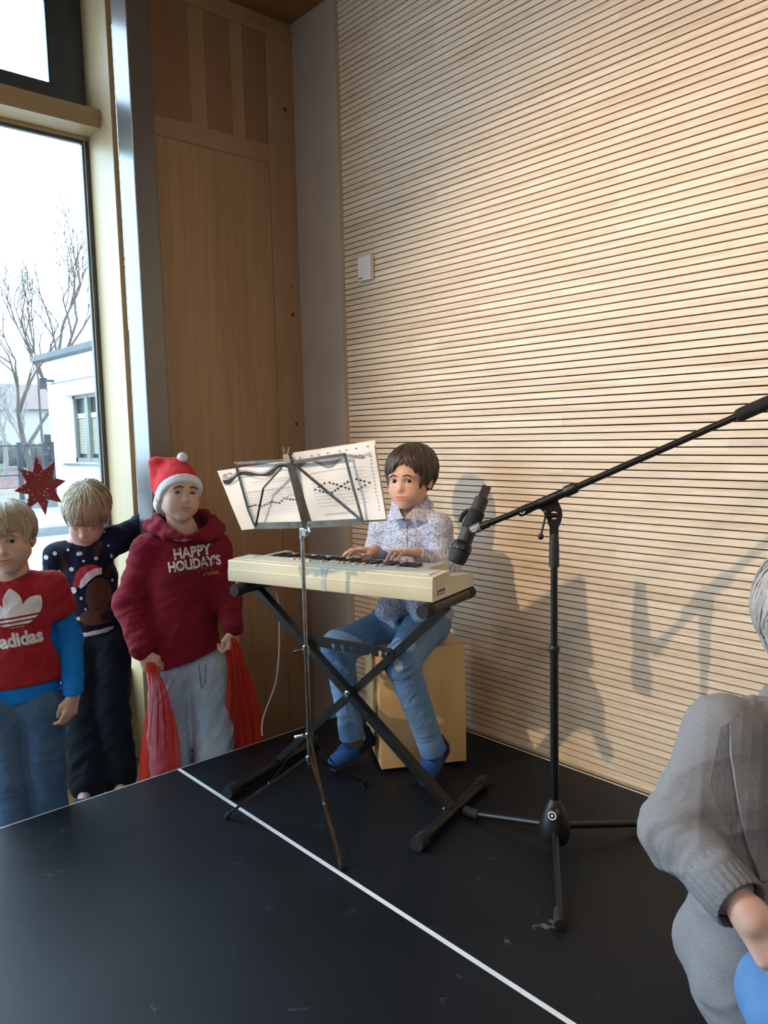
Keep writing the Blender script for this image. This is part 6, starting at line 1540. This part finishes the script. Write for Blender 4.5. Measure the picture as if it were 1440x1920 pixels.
# ---- red tulle scarves in the hands of the boy with the cap -------------------------------------
def tulle():
    m, nt, bs = newmat('red_tulle')
    v = coords(nt, 'Object'); n = noise(nt, v, 14, 3)
    nt.links.new(ramp(nt, n, [(0.35, (0.72, 0.040, 0.022)), (0.7, (0.58, 0.022, 0.014))]), bs.inputs['Base Color']); bs.inputs['Roughness'].default_value = 0.45
    tl_ = nd(nt, 'ShaderNodeBsdfTranslucent'); tl_.inputs[0].default_value = (0.75, 0.05, 0.03, 1)
    tp = nd(nt, 'ShaderNodeBsdfTransparent'); tp.inputs[0].default_value = (1.0, 0.62, 0.58, 1)
    m1 = nd(nt, 'ShaderNodeMixShader'); m1.inputs[0].default_value = 0.35; nt.links.new(bs.outputs[0], m1.inputs[1]); nt.links.new(tl_.outputs[0], m1.inputs[2])
    m2 = nd(nt, 'ShaderNodeMixShader'); m2.inputs[0].default_value = 0.30; nt.links.new(m1.outputs[0], m2.inputs[1]); nt.links.new(tp.outputs[0], m2.inputs[2])
    nt.links.new(m2.outputs[0], nt.nodes['Material Output'].inputs[0]); return m
MAT['tulle'] = tulle()
def scarf(label, path, widths, depth, seed, nf):
    """gathered hanging cloth: cross-sections are pleated ribbons that widen downwards"""
    rg = random.Random(seed); vs = []; fs = []; NX = 46; rows = []
    ph = [rg.uniform(0, 6) for _ in range(4)]
    P = smooth_path([Vector(at(*p)) for p in path], 8); W = []
    k = len(path) - 1
    for i in range(len(P)):
        t = i / (len(P) - 1) * k; a = min(int(t), k - 1); W.append(widths[a] + (widths[a + 1] - widths[a]) * (t - a))
    for i, p in enumerate(P):
        tt_ = i / (len(P) - 1)
        for j in range(NX + 1):
            u = j / NX - 0.5
            pl_ = math.sin(u * nf + ph[0] + tt_ * 1.5) + 0.5 * math.sin(u * nf * 2.3 + ph[1]) 
            w = W[i] * (1 + 0.05 * math.sin(tt_ * 9 + ph[2]))
            q = np.array(p) + RH * (u * w + 0.006 * math.sin(u * 30 + tt_ * 8)) + BH * (pl_ * (0.006 + 0.14 * W[i]) * depth)
            vs.append(q)
    n = NX + 1
    for i in range(len(P) - 1):
        for j in range(NX): fs.append((i * n + j, i * n + j + 1, (i + 1) * n + j + 1, (i + 1) * n + j))
    b = np.array(P[-1]); o = MB().add([q - b for q in vs], fs).build('tulle_scarf', 'tulle', None, 80); o.location = b
    return tag(o, label, 'scarf', 'red tulle scarves')
scarf('red tulle scarf hanging from the fist on the window side of the capped boy', [(282, 1242, 3.10), (288, 1262, 3.09), (296, 1300, 3.08), (300, 1360, 3.09), (302, 1430, 3.11), (302, 1490, 3.13)], [0.028, 0.048, 0.085, 0.125, 0.165, 0.19], 0.5, 3, 26)
scarf('red tulle scarf hanging from the fist beside the timber wall', [(434, 1196, 3.18), (437, 1210, 3.18), (444, 1250, 3.20), (450, 1300, 3.23), (455, 1360, 3.27), (459, 1420, 3.30)], [0.026, 0.055, 0.095, 0.125, 0.155, 0.17], 0.5, 9, 26)
# ------------------------------------------------------------------ outside the window
GZ = -0.38
MAT['render_white'] = M('white_render', (0.80, 0.80, 0.78), (0.76, 0.76, 0.74), 0.9, kind='Object', scale=2)
MAT['roof_dark'] = M('dark_roof_edge', (0.030, 0.036, 0.042), (0.024, 0.030, 0.036), 0.6)
MAT['frame_grey'] = M('grey_window_frame', (0.108, 0.116, 0.108), (0.096, 0.104, 0.096), 0.5)
MAT['blind'] = M('pale_blind', (0.310, 0.290, 0.230), (0.280, 0.260, 0.205), 0.7)
MAT['room_dark'] = M('dark_glass_room', (0.035, 0.049, 0.056), (0.028, 0.038, 0.045), 0.15)
MAT['fence'] = M('grey_fence', (0.022, 0.031, 0.040), (0.018, 0.026, 0.035), 0.6)
MAT['bark'] = M('grey_bark', (0.060, 0.051, 0.042), (0.045, 0.037, 0.030), 0.9)
MAT['birch'] = M('birch_bark', (0.250, 0.235, 0.215), (0.180, 0.165, 0.150), 0.9)
MAT['paving'] = M('pale_paving', (0.253, 0.259, 0.253), (0.231, 0.237, 0.231), 0.9, scale=1.5)
MAT['kerb'] = M('concrete_kerb', (0.152, 0.160, 0.164), (0.136, 0.144, 0.148), 0.9)
MAT['grass'] = M('winter_grass', (0.086, 0.099, 0.036), (0.108, 0.113, 0.054), 0.95)
MAT['track'] = M('red_track', (0.144, 0.052, 0.040), (0.132, 0.044, 0.036), 0.9)
MAT['hedge'] = M('winter_hedge', (0.084, 0.076, 0.060), (0.060, 0.056, 0.044), 0.95, scale=1.5, bump=1, bscale=3, bdist=0.3)
MAT['far_wall'] = M('far_house_wall', (0.275, 0.260, 0.250), (0.250, 0.235, 0.225), 0.9)
MAT['far_roof'] = M('far_house_roof', (0.120, 0.080, 0.072), (0.108, 0.072, 0.064), 0.9)
yard = structure(MB().box((-90, -40, GZ - 0.1), (-0.47, 90, GZ)).build('yard_ground', 'paving'))
def slab_row(x, n):
    for j in range(n):
        o = link(bpy.data.objects.new('paving_slab', slab_me)); o.parent = yard; o.location = (x, -1.5 + j * 0.62 + (0.31 if int(round(-x / 0.42)) % 2 else 0), GZ)
slab_me = MB().box((0.008, 0.008, 0.0), (0.412, 0.612, 0.006)).mesh('paving_slab'); slab_me.materials.append(MAT['paving'])
for i in range(26): slab_row(-2.2 - i * 0.42, 10)
structure(MB().box((-75, 3.0, GZ), (-27.0, 60, GZ + 0.03)).build('running_track', 'track'))
structure(MB().box((-90, -5.0, GZ), (-46.0, 85, GZ + 0.06)).build('lawn', 'grass'))
kb2 = MB().box((-0.18, -2.2, 0), (0.18, 2.2, 0.16), 0.01).build('kerb_block', 'kerb'); kb2.location = (-11.0, 1.6, GZ); tag(kb2, 'long grey concrete kerb block lying on the paved yard', 'kerb')
# white annexe: its long wall runs towards us, the far corner stands beside the fence
def rayx(px, py, x):
    d = RC @ np.array([(px - 720.0) / FPX, (960.0 - py) / FPX, -1.0]); return CAM + d * ((x - CAM[0]) / d[0])
def rayy(px, py, y):
    d = RC @ np.array([(px - 720.0) / FPX, (960.0 - py) / FPX, -1.0]); return CAM + d * ((y - CAM[1]) / d[1])
pc = at(97, 850, 21.0); XB, yb = pc[0], pc[1]
an = thing('annexe_building', 'white rendered flat-roofed annexe across the yard', 'building', (XB, yb, GZ))
def ab(px, py): p = rayy(px, py, yb); return p[0] - XB, p[2] - GZ
ztop = ab(97, 676)[1]; x1, z1 = ab(121, 742); x2_, z2 = ab(184, 862); LW = 13.0
zw1 = ab(150, 738)[1]; zw0 = ab(150, 868)[1]; x2 = x2_ + 0.25 * (x2_ - x1)
mbw = MB(); mbw.box((0, 0, 0), (x1, 6, ztop)).box((x1, 0, 0), (x2, 6, zw0)).box((x1, 0, zw1), (x2, 6, ztop)).box((x2, 0, 0), (LW, 6, ztop))
mbw.build('wall', 'render_white', an)
MB().box((-0.30, -0.32, ztop), (LW + 0.3, 6.3, ztop + 0.14)).build('roof_edge', 'roof_dark', an)
MB().box((-0.45, 0.35, ztop + 0.141), (LW + 0.3, 6.3, ztop + 0.30)).build('roof_kerb', 'roof_dark', an)
MB().box((0.2, -0.03, ztop - 0.62), (LW, 0.0, ztop - 0.59)).build('render_joint', 'kerb', an)
xm = x1 + (x2_ - x1) * 0.46
wf = MB().box((x1, 0.20, zw0), (x1 + 0.10, 0.27, zw1)).box((x2 - 0.10, 0.20, zw0), (x2, 0.27, zw1)).box((x1, 0.20, zw1 - 0.09), (x2, 0.27, zw1)).box((x1, 0.20, zw0), (x2, 0.27, zw0 + 0.12)).box((xm - 0.10, 0.19, zw0), (xm + 0.10, 0.27, zw1)).build('window_frame', 'frame_grey', an)
MB().box((x1, 0.31, zw0), (x2, 0.34, zw1)).build('window_pane', 'room_dark', an)
hh = zw1 - zw0
for k in range(26):
    MB().box((x1 + 0.1, 0.285, zw0 + hh * 0.13 + k * hh * 0.020), (x2 - 0.1, 0.300, zw0 + hh * 0.13 + k * hh * 0.020 + hh * 0.014)).build('blind_slat', 'blind', wf)
MB().box((x1 + 0.1, 0.28, zw0 + hh * 0.66), (x2 - 0.1, 0.305, zw0 + hh * 0.73)).build('blind_box', 'render_white', wf)
MB().box((x1 - 0.15, -0.10, zw0 - 0.07), (x2 + 0.15, 0.25, zw0 - 0.01)).build('window_sill', 'frame_grey', an)
fl = MB(); xl, zl = ab(101, 718); fl.bar((xl, 0, zl + 0.05), (xl, -0.22, zl + 0.05), 0.06, 0.06); fl.bar((xl - 0.22, -0.25, zl - 0.14), (xl - 0.06, -0.25, zl + 0.12), 0.06, 0.20, (0, 1, 0.3)); fl.build('floodlight', 'roof_dark', an)
# bar-mesh fence: posts and panels of thin bars
XF = -17.5
def fy(px, py): p = rayx(px, py, XF); return p
bar_me = MB().box((-0.006, -0.006, 0.05), (0.006, 0.006, 1.62)).mesh('fence_bar'); bar_me.materials.append(MAT['fence'])
ya = fy(-40, 880)[1]; ye = fy(96, 880)[1]; posts = [fy(38, 880)[1], fy(99, 880)[1], fy(86, 880)[1]]
fn = thing('bar_fence', 'grey metal bar fence across the yard between posts', 'fence', (XF, ya, GZ))
for y in posts + [posts[0] - (posts[1] - posts[0])]:
    MB().box((-0.06, y - ya - 0.05, 0), (0.06, y - ya + 0.05, 1.68)).build('post', 'fence', fn)
nb_ = 46
for i in range(nb_):
    o = link(bpy.data.objects.new('fence_bar', bar_me)); o.parent = fn; o.location = (0, (ye - ya) * i / nb_, 0)
for z_ in (0.1, 0.85, 1.6): MB().box((-0.015, 0, z_ - 0.015), (0.015, ye - ya, z_ + 0.015)).build('rail', 'fence', fn)
gt = MB()
for z_ in (0.25, 0.6, 0.95, 1.3, 1.7): gt.box((-0.03, posts[2] - ya, z_ - 0.14), (0.03, posts[1] - ya, z_ + 0.17))
gt.build('gate_panel', 'fence', fn)
MB().box((-0.25, 0, 0), (0.30, ye - ya, 0.22)).build('plinth', 'kerb', fn)
# bare trees
def tree(label, base, h, seed, mat, spread=0.5, levels=5, r0=0.16, lean=(0, 0), trunk=0.28):
    rg = random.Random(seed); mb = MB()
    def grow(p, d, L, r, lv):
        n = 4; pts = [p]; q = p; dd = d
        for i in range(n):
            dd = (dd + Vector((rg.uniform(-1, 1), rg.uniform(-1, 1), rg.uniform(-0.5, 0.9))) * 0.13).normalized(); q = q + dd * L / n; pts.append(q)
        mb.tube(pts, [r * (1 - 0.42 * i / n) for i in range(n + 1)], 6 if lv < 2 else 4, False)
        if lv >= levels: return
        kids = 3 if lv == 0 else rg.choice((2, 3, 3))
        for k in range(kids):
            t = rg.uniform(0.45, 1.0) if k else 1.0; b = pts[min(n, max(1, int(round(t * n))))]
            ang = rg.uniform(0, 2 * math.pi); out = Vector((math.cos(ang), math.sin(ang), 0))
            nd_ = (dd + out * spread * rg.uniform(0.6, 1.3) + Vector((0, 0, 0.12))).normalized()
            grow(b, nd_, L * rg.uniform(0.60, 0.82), r * 0.62, lv + 1)
    grow(Vector((0, 0, 0)), Vector((lean[0], lean[1], 1)).normalized(), h * trunk, r0, 0)
    t = thing('bare_tree', label, 'tree', base, 0, 'bare winter trees outside')
    mb.build('trunk_and_branches', mat, t, 60); return t
def gp(px, dist):
    p = rayx(px, 900, CAM[0] - dist); return (p[0], p[1], GZ)
tree('tall bare tree rising behind the white annexe', gp(138, 37), 16.0, 4, 'bark', 0.50, 7, 0.16, (0, 0.0), 0.27)
tree('wide bare tree with drooping branches reaching past the annexe corner', gp(62, 30), 11.0, 12, 'bark', 0.75, 7, 0.13, (0.0, -0.1), 0.25)
tree('slender pale bare tree nearer the fence', gp(57, 34), 6.6, 21, 'birch', 0.45, 5, 0.12)
tree('slender pale bare tree on the far lawn', gp(12, 38), 7.4, 33, 'birch', 0.45, 5, 0.13)
hgm = MB(); rh = random.Random(8)
for i in range(60):
    w = rh.uniform(0.45, 0.8); hgm.sphere((rh.uniform(-0.3, 0.3), -9 + i * 0.305, rh.uniform(0.55, 1.15)), (w, w, rh.uniform(0.55, 0.9)), 8, 6)
hg = hgm.build('hedge', 'hedge', None, 60); hg.location = gp(20, 52); hg['kind'] = 'stuff'; tag(hg, 'long brown winter hedge on the far side of the track', 'hedge')
p = gp(45, 66); fh = thing('far_house', 'pale house with a reddish roof beyond the hedge', 'building', p)
MB().box((-4, -7, 0), (4, 7, 4.2)).build('wall', 'far_wall', fh)
MB().add([(-4.4, -7.4, 4.2), (4.4, -7.4, 4.2), (4.4, 7.4, 4.2), (-4.4, 7.4, 4.2), (0, -7.4, 6.4), (0, 7.4, 6.4)], [(0, 1, 4), (2, 3, 5), (1, 2, 5, 4), (3, 0, 4, 5), (3, 2, 1, 0)]).build('roof', 'far_roof', fh)
lp_ = gp(84, 36); la = thing('yard_mast', 'thin grey mast standing behind the fence', 'mast', lp_)
MB().tube([(0, 0, 0), (0, 0, 5.5)], 0.05, 8).build('pole', 'fence', la); MB().box((-0.15, -0.15, 0), (0.15, 0.15, 0.05)).build('foot_plate', 'fence', la)
